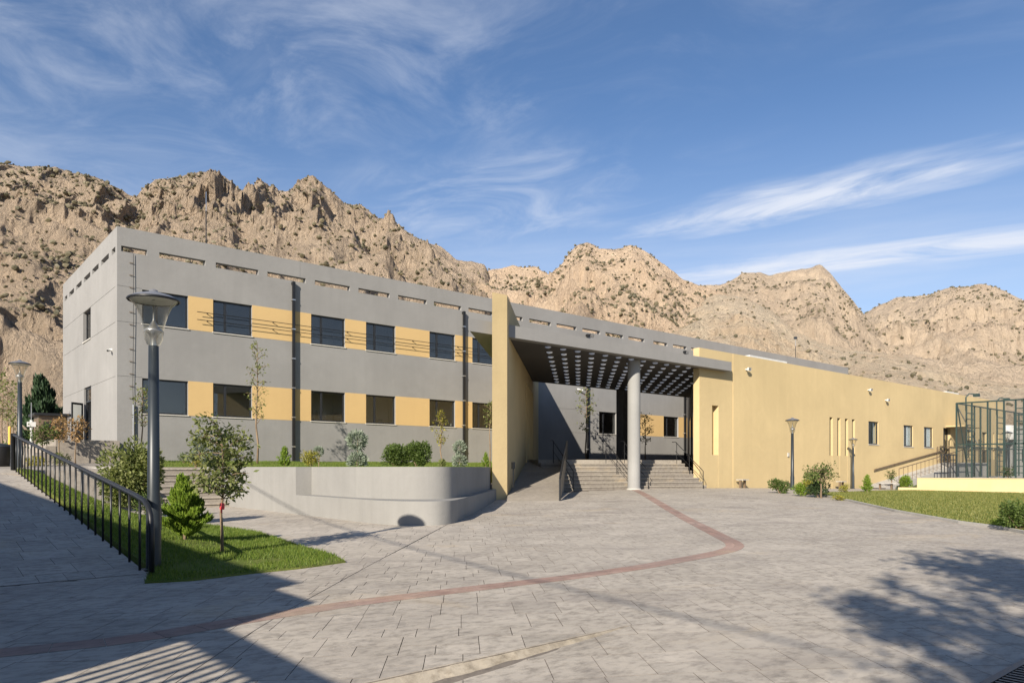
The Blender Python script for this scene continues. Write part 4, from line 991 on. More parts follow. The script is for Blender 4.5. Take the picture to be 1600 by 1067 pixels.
# ------------------------------------------------------------------ planter with bench, garden steps, terrace lawn
outer = [(8.65, 27.9), (8.65, 19.6), (8.65, 15.7), (8.70, 15.0), (8.88, 14.4), (9.15, 14.02), (9.5, 13.82), (9.85, 13.85), (10.15, 14.02), (10.4, 14.25), (12.4, 16.15), (16.35, 20.05)]
inner = [(8.65, 27.9), (8.65, 19.6), (9.1, 19.55), (9.1, 16.9), (9.18, 16.1), (9.40, 15.4), (9.75, 14.92), (10.2, 14.72), (10.6, 14.80), (10.95, 15.05), (12.5, 16.55), (16.35, 20.36)]
def chaikin(path, i0, i1, it=3):
    mid = path[i0:i1]
    for _ in range(it):
        q = [mid[0]]
        for a, c_ in zip(mid[:-1], mid[1:]): q += [(a[0] * .75 + c_[0] * .25, a[1] * .75 + c_[1] * .25), (a[0] * .25 + c_[0] * .75, a[1] * .25 + c_[1] * .75)]
        mid = q + [mid[-1]]
    return path[:i0] + mid + path[i1:]
outer = chaikin(outer, 2, 10); inner = chaikin(inner, 3, 10)
pw = thing('planter_wall', (9.5, 14, 0.15), 'pale curved retaining wall with built-in bench around the planted terrace', 'wall')
bench = outer[1:] + inner[::-1][:-1][:-1] 
MB().prism(outer[1:] + [(16.35, 20.36)] + inner[2:-1][::-1], -0.1, 0.72).build('bench', M['white'], pw)
def offset(path, d):
    out = []
    for i, p in enumerate(path):
        a = Vector(path[max(0, i - 1)]); c_ = Vector(path[min(len(path) - 1, i + 1)]); t = (c_ - a).normalized(); n = Vector((-t.y, t.x)); out.append((p[0] + n.x * d, p[1] + n.y * d))
    return out
inn2 = chaikin([(8.85, 27.9), (8.85, 19.8), (9.3, 19.75), (9.3, 16.95), (9.38, 16.2), (9.58, 15.52), (9.88, 15.10), (10.2, 14.93), (10.5, 14.99), (10.8, 15.2), (12.36, 16.7), (16.2, 20.5)], 3, 10)
strip = MB()
for i in range(len(inner) - 1):
    strip.add([(*inner[i], 0.0), (*inner[i + 1], 0.0), (*inner[i + 1], 1.515), (*inner[i], 1.515), (*inn2[i], 0.0), (*inn2[i + 1], 0.0), (*inn2[i + 1], 1.515), (*inn2[i], 1.515)],
              [(0, 1, 2, 3), (5, 4, 7, 6), (3, 2, 6, 7)] + ([(0, 3, 7, 4)] if i == 0 else []) + ([(1, 5, 6, 2)] if i == len(inner) - 2 else []))
strip.build('wall', M['white'], pw)
ter_poly = inn2 + [(17.0, 21.3), tuple(q_end - fd * 0.05 + fn_ * 0.0), (29.0, FV - 0.003), (7.3, FV - 0.003), (7.3, 28.3), (8.85, 28.3)]
ter_poly = [p for p in ter_poly]
ter_z = lambda u, v: 1.485 + 0.28 * sstep((v - 26.5) / 8.0) + 0.02 * math.sin(u * 1.3) * math.sin(v * 1.1)
ter, ter_in = poly_sheet('terrace_lawn', ter_poly, ter_z, M['turf'], 0.5, 0.6)
blades('terrace_grass', 'short grass on the raised terrace in front of the grey facade', ter_poly, ter_in, ter_z, 45000, 0.06, 0.010, seed=9)
gs = thing('garden_steps', (7, 25.2, 0.12), 'broad pale steps climbing beside the planter to the terrace', 'steps')
NG = 7; rg_ = (1.47 - 0.12) / NG
for k in range(NG):
    v_ = 25.0 + 0.42 * k; zt_ = 0.12 + rg_ * (k + 1); ve = 28.2 if k == NG - 1 else v_ + 0.416
    g_ = MB().box((5.22, v_, 0.0), (8.645, ve, zt_ - 0.06)).build('step', M['stepstone'], gs)  # block darker than its tread, so colour draws the shade line
    MB().box((5.221, v_ - 0.035, zt_ - 0.058), (8.644, ve - 0.04, zt_)).build('tread', M['paving'], g_)
MB().box((5.0, 24.6, -0.1), (5.217, 28.2, 1.5)).build('flank_wall', M['concrete'], gs)

# ------------------------------------------------------------------ ramp at the right, low wall, court, white house
rr = thing('side_ramp', (48, 19.4, 0.2), 'grey concrete ramp rising along the yellow wing', 'ramp')
b = MB(); b.add([(47.3, 19.35, 0.0), (61, 19.35, 0.0), (66.5, 19.35, 0.0), (66.5, 19.35, 1.87), (61, 19.35, 1.87), (47.3, 19.35, 0.2), (47.3, FY - 0.003, 0.0), (61, FY - 0.003, 0.0), (66.5, FY - 0.003, 0.0), (66.5, FY - 0.003, 1.87), (61, FY - 0.003, 1.87), (47.3, FY - 0.003, 0.2)],
              [(0, 1, 4, 5), (1, 2, 3, 4), (5, 4, 10, 11), (4, 3, 9, 10), (2, 8, 9, 3)]); b.build('slab', M['concrete'], rr)
srl = thing('side_ramp_railing', (48, 19.4, 0.3), 'thin brown railing on the outer edge of the side ramp', 'railing')
rzs = lambda u: 0.2 + 1.67 * max(0, min(1, (u - 47.3) / 13.7))
MB().tube([(49.5, 19.42, rzs(49.5)), (49.5, 19.42, rzs(49.5) + 0.95), (61, 19.42, 2.82), (66.4, 19.42, 2.82), (66.4, 19.42, 1.87)], 0.03, 6).build('top_rail', M['brownrail'], srl)
u = 50.2
while u < 66.3: MB().tube([(u, 19.42, rzs(u)), (u, 19.42, rzs(u) + 0.94)], 0.018, 5).build('baluster', M['brownrail'], srl); u += 0.72
hr = thing('wall_handrail', (49, FY - 0.1, 1.3), 'brown handrail fixed to the yellow wall above the side ramp', 'handrail')
MB().bar((49.1, FY - 0.10, 1.33), (61.2, FY - 0.10, 2.78), 0.05, 0.09).build('rail', M['brownrail'], hr)
for u in (49.6, 52.4, 55.2, 58.0, 60.8): z = 1.33 + (u - 49.1) / 12.1 * 1.45; MB().bar((u, FY - 0.10, z - 0.04), (u, FY - 0.002, z - 0.10), 0.03).build('bracket', M['brownrail'], hr)
lp_ = thing('landing_gate', (60.6, 19.9, 1.87), 'small brown lattice gate at the top of the side ramp', 'gate')
fr_ = MB()
for p, q in (((60.1, 20.0, 1.85), (60.1, 20.0, 3.05)), ((60.1, 20.85, 1.85), (60.1, 20.85, 3.05)), ((60.1, 20.0, 3.05), (60.1, 20.85, 3.05)), ((60.1, 20.0, 1.95), (60.1, 20.85, 1.95))): fr_.bar(p, q, 0.04)
fr_.build('frame', M['brownrail'], lp_)
for p, q in (((60.1, 20.0, 1.95), (60.1, 20.85, 3.05)), ((60.1, 20.0, 3.05), (60.1, 20.85, 1.95))): MB().bar(p, q, 0.03).build('brace', M['brownrail'], lp_)
wa = Vector(hit(1433, 767.5)[:2]); wb = Vector(hit(1600, 771.5)[:2]); wd_ = (wb - wa).normalized(); wn_ = Vector((-wd_.y, wd_.x)); we = wb + wd_ * 14
lw = thing('low_wall', (wa.x, wa.y, 0.1), 'low yellow wall between the lawn and the court', 'wall')
MB().prism([tuple(wa), tuple(we), tuple(we + wn_ * 0.3), tuple(wa + wn_ * 0.3)], -0.1, 0.90).build('wall', M['yellow'], lw)
MB().prism([tuple(wa - wn_ * 0.02), tuple(we - wn_ * 0.02), tuple(we + wn_ * 0.32), tuple(wa + wn_ * 0.32)], 0.902, 0.94).build('coping', M['yellow'], lw)
MB().prism([tuple(wa - wd_ * 0.9 - wn_ * 0.25), tuple(wa - wn_ * 0.25), tuple(wa + wn_ * 0.35), tuple(wa - wd_ * 0.9 + wn_ * 0.35)], -0.1, 0.42).build('end_block', M['yellow'], lw)
tb = MB().prism([tuple(wa + wn_ * 0.31), tuple(we + wn_ * 0.31), (84, 10), (84, 19.3), (60, 19.3)], -0.1, 0.80).build('court_base', M['concrete']); tag(tb, kind='structure')
# the caged court
cu2, cv2 = at_depth(1494.5, 50.0)
CT = EYE + 100 * 50 / F; CM = EYE + 33 * 50 / F; CB = 0.8
ct = thing('court_cage', (cu2, cv2, CB), 'dark green steel cage of a sports court with ladder posts', 'court')
EU, EV = 84.0, 5.0
def post(u, v, zt=CT, w=0.09): return MB().box((u - w / 2, v - w / 2, CB), (u + w / 2, v + w / 2, zt)).build('post', M['courtgreen'], ct)
def ladder(u, v, du, dv, zt=CT):
    b = MB(); b.bar((u, v, CB), (u, v, zt), 0.09); b.bar((u + du, v + dv, CB), (u + du, v + dv, zt), 0.09); p = b.build('ladder_post', M['courtgreen'], ct)
    z = CB + 0.35
    while z < zt - 0.2: MB().bar((u, v, z), (u + du, v + dv, z), 0.055).build('rung', M['courtgreen'], p); z += 0.42
post(cu2, cv2)
bu = lambda x: on_v(x, cv2)
for x in (1532, 1547): post(bu(x), cv2, w=0.1)
for x0_, x1_ in ((1510, 1522.5), (1558, 1570)): ladder(bu(x0_), cv2, bu(x1_) - bu(x0_), 0)
for u in (bu(1585), bu(1592)): post(u, cv2)
for z in (CT, CM): MB().bar((cu2, cv2, z), (EU, cv2, z), 0.08).build('long_rail', M['courtgreen'], ct)
for z in (CT, CM + 0.1): MB().bar((cu2, cv2, z), (cu2, EV, z), 0.09).build('end_rail', M['courtgreen'], ct)
vv = on_u(1587, cu2); ladder(cu2, vv, 0, -0.45)
for k in (1, 2, 3): post(cu2, cv2 - 0.0 - (cv2 - vv) * 0.27 * k)
MB().bar((cu2 + 0.1, cv2, CT), (cu2 + 2.4, cv2, CB), 0.07).build('brace', M['courtgreen'], ct)
MB().bar((cu2 + 0.3, cv2 + 0.1, CT - 0.1), (bu(1531), cv2 + 0.1, CM + 0.15), 0.05).build('stay', M['whitepaint'], ct)
MB().add([(cu2, cv2 - 0.002, CB), (EU, cv2 - 0.002, CB), (EU, cv2 - 0.002, CT), (cu2, cv2 - 0.002, CT)], [(0, 1, 2, 3)]).build('long_netting', M['netting'], ct)
MB().add([(cu2, cv2, CB), (cu2, EV, CB), (cu2, EV, CT), (cu2, cv2, CT)], [(0, 1, 2, 3)]).build('end_netting', M['netting'], ct)
for x, dz in ((1511, 0.55), (1559, 0.65)):
    u = bu(x); h = MB().tube([(u, cv2 + 0.07, CT - 0.4), (u, cv2 + 0.07, CT + dz), (u + 0.1, cv2 - 0.1, CT + dz + 0.25), (u + 0.2, cv2 - 0.4, CT + dz + 0.2)], 0.05, 6); h.box((u + 0.05, cv2 - 0.7, CT + dz + 0.02), (u + 0.4, cv2 - 0.35, CT + dz + 0.22)); h.build('court_lamp', M['courtgreen'], ct)
g2 = thing('court_gate', (bu(1471), cv2, CB), 'low dark railing panel left of the court cage', 'railing')
gx0, gx1 = bu(1471), cu2 - 0.06
for z in (CB + 0.35, CB + 1.55): MB().bar((gx0, cv2, z), (gx1, cv2, z), 0.05).build('rail', M['frame'], g2)
for k in range(6): u = gx0 + (gx1 - gx0) * k / 5; MB().bar((u, cv2, CB), (u, cv2, CB + 1.6), 0.05).build('upright', M['frame'], g2)
wh = at_depth(1612, 95)
hs = thing('white_house', (wh[0], wh[1], 0.5), 'white flat roofed house far behind the court', 'building')
MB().box((wh[0] - 4.5, wh[1] - 3, -0.2), (wh[0] + 9, wh[1] + 5, 6.4)).build('wall', M['white'], hs)
MB().box((wh[0] - 4.8, wh[1] - 3.3, 6.403), (wh[0] + 9.3, wh[1] + 5.3, 6.7)).build('roof', M['concrete'], hs)
for du in (-3.2, 0.2, 3.6):
    w = MB().box((wh[0] + du, wh[1] - 3.06, 2.2), (wh[0] + du + 1.6, wh[1] - 2.99, 3.9)).build('window', M['frame'], hs)
    MB().box((wh[0] + du + 0.1, wh[1] - 3.09, 2.3), (wh[0] + du + 1.5, wh[1] - 3.065, 3.8)).build('pane', M['doorglass'], w)
for dv in (-1.5, 1.5): MB().box((wh[0] - 4.56, wh[1] + dv, 2.2), (wh[0] - 4.49, wh[1] + dv + 1.4, 3.9)).build('window', M['frame'], hs)
tk = at_depth(1573, 92); twr = thing('water_tank', (tk[0], tk[1], 5), 'pale round water tank on a frame by the white house', 'tank')
MB().lathe([(0.05, 6.9), (0.9, 6.8), (1.0, 6.5), (1.0, 5.2), (0.9, 5.0)], 16, tk).build('tank', M['whitepaint'], twr, smooth=True)
for a in range(4): MB().tube([(tk[0] + 0.7 * math.cos(a * 1.57), tk[1] + 0.7 * math.sin(a * 1.57), 0), (tk[0] + 0.7 * math.cos(a * 1.57), tk[1] + 0.7 * math.sin(a * 1.57), 5.0)], 0.06, 6).build('leg', M['lampmetal'], twr)

# ------------------------------------------------------------------ street lamps
def make_lamp(label):
    t = thing('street_lamp', (0, 0, 0), label, 'street lamp', 'street lamps with trumpet shaped lantern')
    H = 3.12                                                           # post top; whole lamp 3.85
    MB().lathe([(0.16, 0.0), (0.16, 0.02), (0.10, 0.03)], 20, cap0=True, cap1=True).build('base_plate', M['lampmetal'], t)
    MB().lathe([(0.098, 0.02), (0.095, 0.95), (0.082, 1.05), (0.066, H)], 20, cap1=True).build('post', M['lampmetal'], t, smooth=True)
    MB().box((0.088, -0.05, 0.55), (0.099, 0.05, 0.85)).build('service_hatch', M['lampmetal'], t)
    MB().lathe([(0.055, H + 0.001), (0.085, H + 0.02), (0.115, H + 0.09), (0.13, H + 0.19), (0.125, H + 0.21)], 24).build('glass_bowl', M['clear'], t, smooth=True)
    MB().lathe([(0.126, H + 0.215), (0.145, H + 0.30), (0.18, H + 0.42), (0.235, H + 0.55), (0.30, H + 0.62), (0.315, H + 0.635)], 28).build('lantern_glass', M['clear'], t, smooth=True)
    lf_ = MB().lathe([(0.045, H), (0.045, H + 0.1), (0.07, H + 0.17), (0.122, H + 0.205), (0.122, H + 0.215), (0.06, H + 0.27), (0.03, H + 0.33), (0.012, H + 0.36), (0.010, H + 0.55)], 20, cap1=True).build('lamp_holder', M['alu'], t, smooth=True)
    MB().lathe([(0.33, H + 0.618), (0.345, H + 0.632), (0.33, H + 0.652)], 28).build('rim', M['dark'], t, smooth=True)
    MB().lathe([(0.335, H + 0.645), (0.25, H + 0.695), (0.12, H + 0.735), (0.06, H + 0.75), (0.05, H + 0.775), (0.015, H + 0.79)], 28, cap1=True).build('hat', M['lamphat'], t, smooth=True)
    MB().lathe([(0.31, H + 0.628), (0.02, H + 0.640)], 28).build('reflector', M['bulb'], t, smooth=True)
    return t
lamp = make_lamp('tall lamp with clear trumpet lantern in the grass beside the ramp railing')
def lamp_at(o, x, ybase, ytop, Y, label=None):
    p = at_depth(x, Y); z = EYE + (HY - ybase) * Y / F; h = (ybase - ytop) * Y / F
    return place(o, (p[0], p[1], z), 0.6, h / 3.91, label)
lamp_at(lamp, 240, 890, 452, 9.94)
lamp_at(copy_tree(lamp), 1238, 775, 652, 34.6, 'grey street lamp at the paving edge in front of the yellow wing')
lamp_at(copy_tree(lamp), 1333, 763, 683.5, 44.4, 'smaller street lamp near the slit windows of the yellow wing')
lamp_at(copy_tree(lamp), 31, 735, 562, 24.5, 'street lamp at the top end of the ramp railing')
lamp_at(copy_tree(lamp), 1574, 760, 673, 62.0, 'distant street lamp seen through the court cage')
fb = MB(); lp0 = at_depth(240, 9.94); fz = EYE + (HY - 893) * 9.94 / F
ft = thing('lamp_footing', (lp0[0], lp0[1], fz), 'concrete footing under the lamp beside the ramp railing', 'footing')
MB().box((lp0[0] - 0.22, lp0[1] - 0.22, fz - 0.15), (lp0[0] + 0.22, lp0[1] + 0.22, fz + 0.0245)).build('block', M['concrete'], ft)

# ------------------------------------------------------------------ ramp railing in the left foreground
RU = 2.50
ra = thing('ramp_guardrail', (RU, 10.5, 0.1), 'black steel guardrail with upright bars along the rising ramp', 'railing')
v_a, v_b = 10.05, 24.2
rt = lambda v: ramp_z(v) + 0.98
MB().tube([(RU, v_a, g0(RU, v_a) - 0.02), (RU, v_a, 0.72), (RU, v_a + 0.05, 0.88), (RU, v_a + 0.16, 0.99), (RU, v_a + 0.34, 1.06), (RU, v_a + 0.8, rt(v_a + 0.8)), (RU, v_b, rt(v_b)), (RU, v_b, ramp_z(v_b))], 0.036, 10).build('top_rail', M['dark'], ra, smooth=True)
for k in range(1, 25):
    v = v_a + 0.02 + (v_b - v_a) * k / 25.0; MB().tube([(RU, v, ramp_z(v) - 0.01), (RU, v, max(1.03, rt(v)) if v > v_a + 0.6 else 1.06)], 0.017, 8).build('baluster', M['dark'], ra, smooth=True)
MB().box((RU - 0.06, v_b + 0.02, 1.3), (RU + 0.06, v_b + 0.14, 2.44)).build('end_post', M['dark'], ra)

# ------------------------------------------------------------------ vegetation
def leaf_add(b, c, d, n, L, Wd):
    """one folded leaf: 4 points, two faces"""
    d = d.normalized(); s = d.cross(n)
    if s.length < 1e-3: s = d.orthogonal()
    s.normalize(); m = c + d * (L * 0.5) - n * (L * 0.06)
    i = len(b.v); b.v += [tuple(c), tuple(m + s * (Wd / 2)), tuple(c + d * L), tuple(m - s * (Wd / 2))]; b.f += [(i, i + 1, i + 2), (i, i + 2, i + 3)]
def rvec(rg): 
    while True:
        v = Vector((rg.uniform(-1, 1), rg.uniform(-1, 1), rg.uniform(-1, 1)))
        if 0.05 < v.length < 1: return v.normalized()
def make_tree(name, loc, h, trunk_h, crown, nb, nl, leaf, mat, label, cat='tree', seed=1, lean=0.0, tr=0.02, spread=1.0, group=None, droop=0.0, stake=False, bare=0.0):
    """tapered trunk, limbs and leaves along the twigs; crown = (rx, rz) radii"""
    rg = random.Random(seed); t = thing(name, loc, label, cat, group); p0 = Vector(loc)
    b = MB(); top = p0 + Vector((lean * h, lean * 0.4 * h, h * 0.94)); pts = []
    for k in range(7):
        f_ = k / 6; q = p0.lerp(top, f_) + Vector((rg.uniform(-1, 1), rg.uniform(-1, 1), 0)) * 0.012 * h * (0 < k < 6); pts.append(q)
    pts[0] = p0 - Vector((0, 0, 0.05))
    b.tube(pts, [tr * (1 - 0.82 * k / 6) for k in range(7)], 7)
    lv = MB(); cz = trunk_h + (h - trunk_h) / 2; cr, ch = crown
    for i in range(nb):
        f_ = trunk_h / h + (1 - trunk_h / h) * (0.02 + 0.93 * (i + rg.random()) / nb); k = min(5, int(f_ * 0.999 / 0.94 * 6)) if f_ < 0.94 else 5
        q = p0.lerp(top, min(1, f_ / 0.94)); rel = (f_ * h - cz) / (max(0.05, (h - trunk_h) / 2)); w = cr * math.sqrt(max(0.08, 1 - 0.85 * rel * rel)) * rg.uniform(0.6, 1.12)
        az = i * 2.4 + rg.uniform(-0.5, 0.5); e = q + Vector((math.cos(az) * w, math.sin(az) * w, ch * rg.uniform(0.05, 0.45) - droop * w))
        mid = q.lerp(e, 0.5) + Vector((0, 0, 0.10 * w)); b.tube([q, mid, e], [tr * 0.34, tr * 0.22, tr * 0.08], 5, False)
        tw = [(q, mid, e)]
        for s_ in range(2):
            c_ = mid.lerp(e, rg.uniform(0, 0.6)); e2 = c_ + (rvec(rg) + Vector((0, 0, 0.25 - droop))) * w * 0.55; b.tube([c_, e2], [tr * 0.14, tr * 0.05], 4, False); tw.append((c_, c_.lerp(e2, 0.5), e2))
        if rg.random() < bare: continue
        for _ in range(nl):
            a, m_, e_ = rg.choice(tw); f2 = rg.random() ** 0.6; c_ = (a.lerp(m_, f2 * 2) if f2 < 0.5 else m_.lerp(e_, f2 * 2 - 1)) + rvec(rg) * leaf * rg.uniform(0, 1.6) * spread
            d = (rvec(rg) + (e_ - a).normalized() * 0.6 + Vector((0, 0, -0.35))); n = (rvec(rg) * 0.7 + Vector((0, 0, 1))).normalized(); L = leaf * rg.uniform(0.65, 1.3)
            leaf_add(lv, c_, d, n, L, L * 0.5)
    b.build('trunk', M['bark'], t, smooth=True); lv.build('crown', mat, t)
    if stake: MB().tube([(loc[0] + 0.09, loc[1], loc[2] - 0.05), (loc[0] + 0.06, loc[1] + 0.02, loc[2] + h * 0.55)], 0.016, 6).build('stake', M['bark'], t)
    return t
def make_thuja(name, loc, h, r, mat, label, n=1500, seed=1, group=None, cat='conifer'):
    rg = random.Random(seed); t = thing(name, loc, label, cat, group); p0 = Vector(loc)
    MB().tube([p0 - Vector((0, 0, 0.04)), p0 + Vector((0, 0, h * 0.7))], [0.035 * h, 0.01], 6).build('trunk', M['bark'], t)
    lv = MB(); k_ = 26; tips = []
    for i in range(k_):                                                # upright flat sprays
        f_ = (i + 0.5) / k_; az = i * 2.39996; z = h * (0.04 + 0.80 * f_); w = r * (1.0 if f_ < 0.2 else (1 - (f_ - 0.2) / 0.8 * 0.86)) * rg.uniform(0.75, 1.1) * (0.7 + 0.3 * min(1, f_ * 6))
        tips.append((p0 + Vector((0, 0, z * 0.8)), p0 + Vector((math.cos(az) * w, math.sin(az) * w, z + h * 0.12 * rg.uniform(0.7, 1.5)))))
    for _ in range(n * 2):
        a, e = rg.choice(tips); f_ = rg.random() ** 0.55; c = a.lerp(e, f_) + rvec(rg) * r * 0.17
        d = (e - a).normalized() * 0.5 + Vector((0, 0, 1.0)) + rvec(rg) * 0.55; L = h * 0.085 * rg.uniform(0.6, 1.3) ; leaf_add(lv, c, d, rvec(rg), L, L * 0.33)
    for _ in range(n // 8):
        c = p0 + Vector((0, 0, h * rg.uniform(0.85, 0.97))) + rvec(rg) * r * 0.1; leaf_add(lv, c, Vector((0, 0, 1)) + rvec(rg) * 0.35, rvec(rg), h * 0.085, h * 0.025)
    lv.build('crown', mat, t); return t
def make_bush(name, loc, rx, h, mat, label, n=900, leaf=0.05, seed=1, stems=5, cat='shrub', group=None, lobes=7, ry=None, up=0.3):
    rg = random.Random(seed); t = thing(name, loc, label, cat, group); p0 = Vector(loc); lv = MB(); st_ = MB(); ry = ry or rx
    cs = []
    for i in range(lobes):
        a = i * 2.4 + rg.random(); q = rg.uniform(0.25, 0.72); cs.append((p0 + Vector((math.cos(a) * rx * q, math.sin(a) * ry * q, h * rg.uniform(0.30, 0.72))), rg.uniform(0.32, 0.5)))
    cs.append((p0 + Vector((0, 0, h * 0.62)), 0.42))
    for c, k in cs[:stems + 1]: st_.tube([p0 - Vector((0, 0, 0.03)), p0.lerp(c, 0.5) + rvec(rg) * 0.05 * rx, c], [0.02 * h + 0.004, 0.014 * h, 0.004], 5, False)
    for _ in range(n):
        c, k = rg.choice(cs); d = rvec(rg); f_ = rg.uniform(0.55, 1.05); q = c + Vector((d.x * rx * k * f_, d.y * ry * k * f_, d.z * h * k * 0.85 * f_))
        if q.z < p0.z + 0.02 * h: q.z = p0.z + h * rg.uniform(0.02, 0.15)
        dd_ = d + rvec(rg) * 0.8 + Vector((0, 0, up)); L = leaf * rg.uniform(0.6, 1.35); leaf_add(lv, q, dd_, (d + rvec(rg) * 0.7).normalized(), L, L * 0.5)
    st_.build('stems', M['bark'], t); lv.build('foliage', mat, t); return t
def make_topiary(loc, h, balls, mat, label, seed=1):
    """stem with clipped silver balls; balls = (z, r)"""
    rg = random.Random(seed); t = thing('topiary', loc, label, 'topiary', 'silver green ball topiaries on the terrace'); p0 = Vector(loc)
    MB().tube([p0, p0 + Vector((0.02, 0, h))], [0.022, 0.012], 6).build('stem', M['bark'], t)
    for z, r in balls:
        lv = MB()
        for _ in range(1100):
            d = rvec(rg); q = p0 + Vector((0, 0, z)) + d * r * rg.uniform(0.55, 1.0); L = r * 0.36 * rg.uniform(0.6, 1.4); leaf_add(lv, q, d + rvec(rg) * 0.5 + Vector((0, 0, 0.3)), rvec(rg), L, L * 0.3)
        lv.build('foliage_ball', mat, t)
    return t
# corner bed beside the railing
p = hit(347, 862, bed_z); Yp = (EYE - p[2]) * F / 132
make_tree('young_tree', p, 195 * Yp / F, 78 * Yp / F, (0.56, 0.75), 34, 64, 0.082, M['leafpale'], 'young leafy tree with pale trunk in the corner lawn', seed=4, tr=0.028, droop=0.25)
rb_ = thing('trunk_ribbon', (p[0], p[1], p[2] + 0.72), 'red ribbon tied round the young tree trunk', 'ribbon')
MB().lathe([(0.034, p[2] + 0.66), (0.040, p[2] + 0.70), (0.034, p[2] + 0.76)], 10, p[:2]).add([(p[0] - 0.03, p[1] - 0.04, p[2] + 0.7), (p[0] - 0.05, p[1] - 0.08, p[2] + 0.62), (p[0] - 0.02, p[1] - 0.09, p[2] + 0.60)], [(0, 1, 2)]).build('band', plain('red_ribbon', (0.65, 0.05, 0.06), 0.5), rb_)
p = hit(288, 842, bed_z); Yp = (EYE - p[2]) * F / 112
make_thuja('conifer_bush', p, 92 * Yp / F, 33 * Yp / F, M['thuja'], 'cone shaped green conifer in the corner lawn behind the lamp', 9000, 3)
def put(x, Y, z): q = at_depth(x, Y); return (q[0], q[1], z)
make_bush('laurel_bush', put(212, 16.2, 0.62), 0.62, 1.36, M['leafpale'], 'large round laurel bush behind the lamp post', 8000, 0.085, 5, lobes=11)
make_bush('silver_bush', put(196, 18.5, 0.95), 0.35, 0.75, M['leafgrey'], 'small silvery bush left of the laurel bush', 700, 0.06, 6)
make_bush('low_bush', put(235, 15.0, 0.4), 0.4, 0.55, M['leaf'], 'low green bush at the foot of the laurel', 800, 0.06, 8)
make_bush('leafy_bush', put(170, 17.5, 0.9), 0.3, 0.5, M['leafpale'], 'low pale bush seen between the guardrail bars', 500, 0.06, 9)
# terrace row: x, depth, ground z
def tz(x, Y): q = at_depth(x, Y); return (q[0], q[1], ter_z(*q) - 0.01)
Y = 31.5; make_tree('slender_tree', tz(402, 31.5), 188 * Y / F, 60 * Y / F, (0.55, 1.1), 26, 15, 0.12, M['leafpale'], 'tall slender young tree between the first two ground floor windows', seed=12, tr=0.05)
Y = 29.5; make_tree('slender_tree', put(221, Y, 1.65), 120 * Y / F, 52 * Y / F, (0.42, 0.75), 18, 16, 0.12, M['leafpale'], 'thin young tree against the wall by the building corner', seed=14, tr=0.04, lean=0.02)
Y = 27; make_thuja('small_conifer', tz(445, Y), 33 * Y / F, 11.5 * Y / F, M['thuja'], 'small bright green conifer beside the first black downpipe', 1100, 21)
Y = 26; make_bush('golden_bush', tz(486, Y), 17 * Y / F, 25 * Y / F, M['leafyellow'], 'round yellow green bush just right of the first downpipe', 1100, 0.06, 22)
Y = 28; make_topiary(tz(498, Y), 26 * Y / F, [(26 * Y / F, 0.18)], M['leafgrey'], 'small single ball topiary behind the golden bush', 23)
Y = 24; make_topiary(tz(558, Y), 46 * Y / F, [(10 * Y / F, 0.31), (44 * Y / F, 0.30)], M['leafgrey'], 'two ball silver topiary in the middle of the terrace', 24)
Y = 23; make_bush('dense_hedge', tz(618, Y), 24 * Y / F, 38 * Y / F, M['leaf'], 'dense green hedge clump above the curved wall, left half', 4600, 0.07, 25, lobes=10)
Y = 23; make_bush('dense_hedge', tz(652, Y), 22 * Y / F, 40 * Y / F, M['leaf'], 'dense green hedge clump above the curved wall, right half', 4600, 0.07, 26, lobes=10)
Y = 30; make_tree('slender_tree', tz(689, Y), 86 * Y / F, 28 * Y / F, (0.34, 0.7), 18, 16, 0.10, M['leafyellow'], 'small yellowing sapling right of the hedge', seed=27, tr=0.03)
Y = 26; make_bush('grassy_tuft', tz(691, Y), 0.14, 0.36, M['leafpale'], 'small tuft at the foot of the yellowing sapling', 260, 0.07, 28, up=1.2)
Y = 26.5; make_topiary(tz(718, Y), 36 * Y / F, [(11 * Y / F, 0.25), (33 * Y / F, 0.22)], M['leafgrey'], 'two ball silver topiary beside the second downpipe', 29)
Y = 26; make_thuja('small_conifer', tz(759, Y), 24 * Y / F, 7.5 * Y / F, M['thuja'], 'small bright green conifer next to the yellow fin wall', 800, 30)
Y = 31; make_tree('slender_tree', tz(766, Y), 100 * Y / F, 62 * Y / F, (0.35, 0.5), 12, 18, 0.11, M['leafpale'], 'young tree partly hidden by the yellow fin wall', seed=31, tr=0.035)
Y = 30; make_bush('small_bush', put(287, Y, 1.66), 0.20, 0.42, M['leaf'], 'small bush left of the black plant pot', 360, 0.06, 33)
Y = 28.5; make_topiary(put(312, Y, 1.62), 36 * Y / F, [(12 * Y / F, 0.34), (34 * Y / F, 0.28)], M['leafgrey'], 'two ball silver topiary behind the young leafy tree', 34)
Y = 30.2; pp = put(298, Y, 1.66); pt = thing('plant_pot', pp, 'black plant pot by the wall under the first window', 'pot')
MB().lathe([(0.10, pp[2]), (0.14, pp[2] + 0.26), (0.15, pp[2] + 0.28), (0.13, pp[2] + 0.28), (0.125, pp[2] + 0.22)], 14, pp[:2], cap0=True).build('pot', M['dark'], pt, smooth=True)
MB().lathe([(0.126, pp[2] + 0.222), (0.01, pp[2] + 0.235)], 14, pp[:2]).build('soil', M['soil'], pt)
Y = 25.5; make_bush('flowering_bush', put(306, Y, 1.5), 0.22, 0.4, M['leafyellow'], 'small yellowish bush at the top of the garden steps', 400, 0.05, 35)
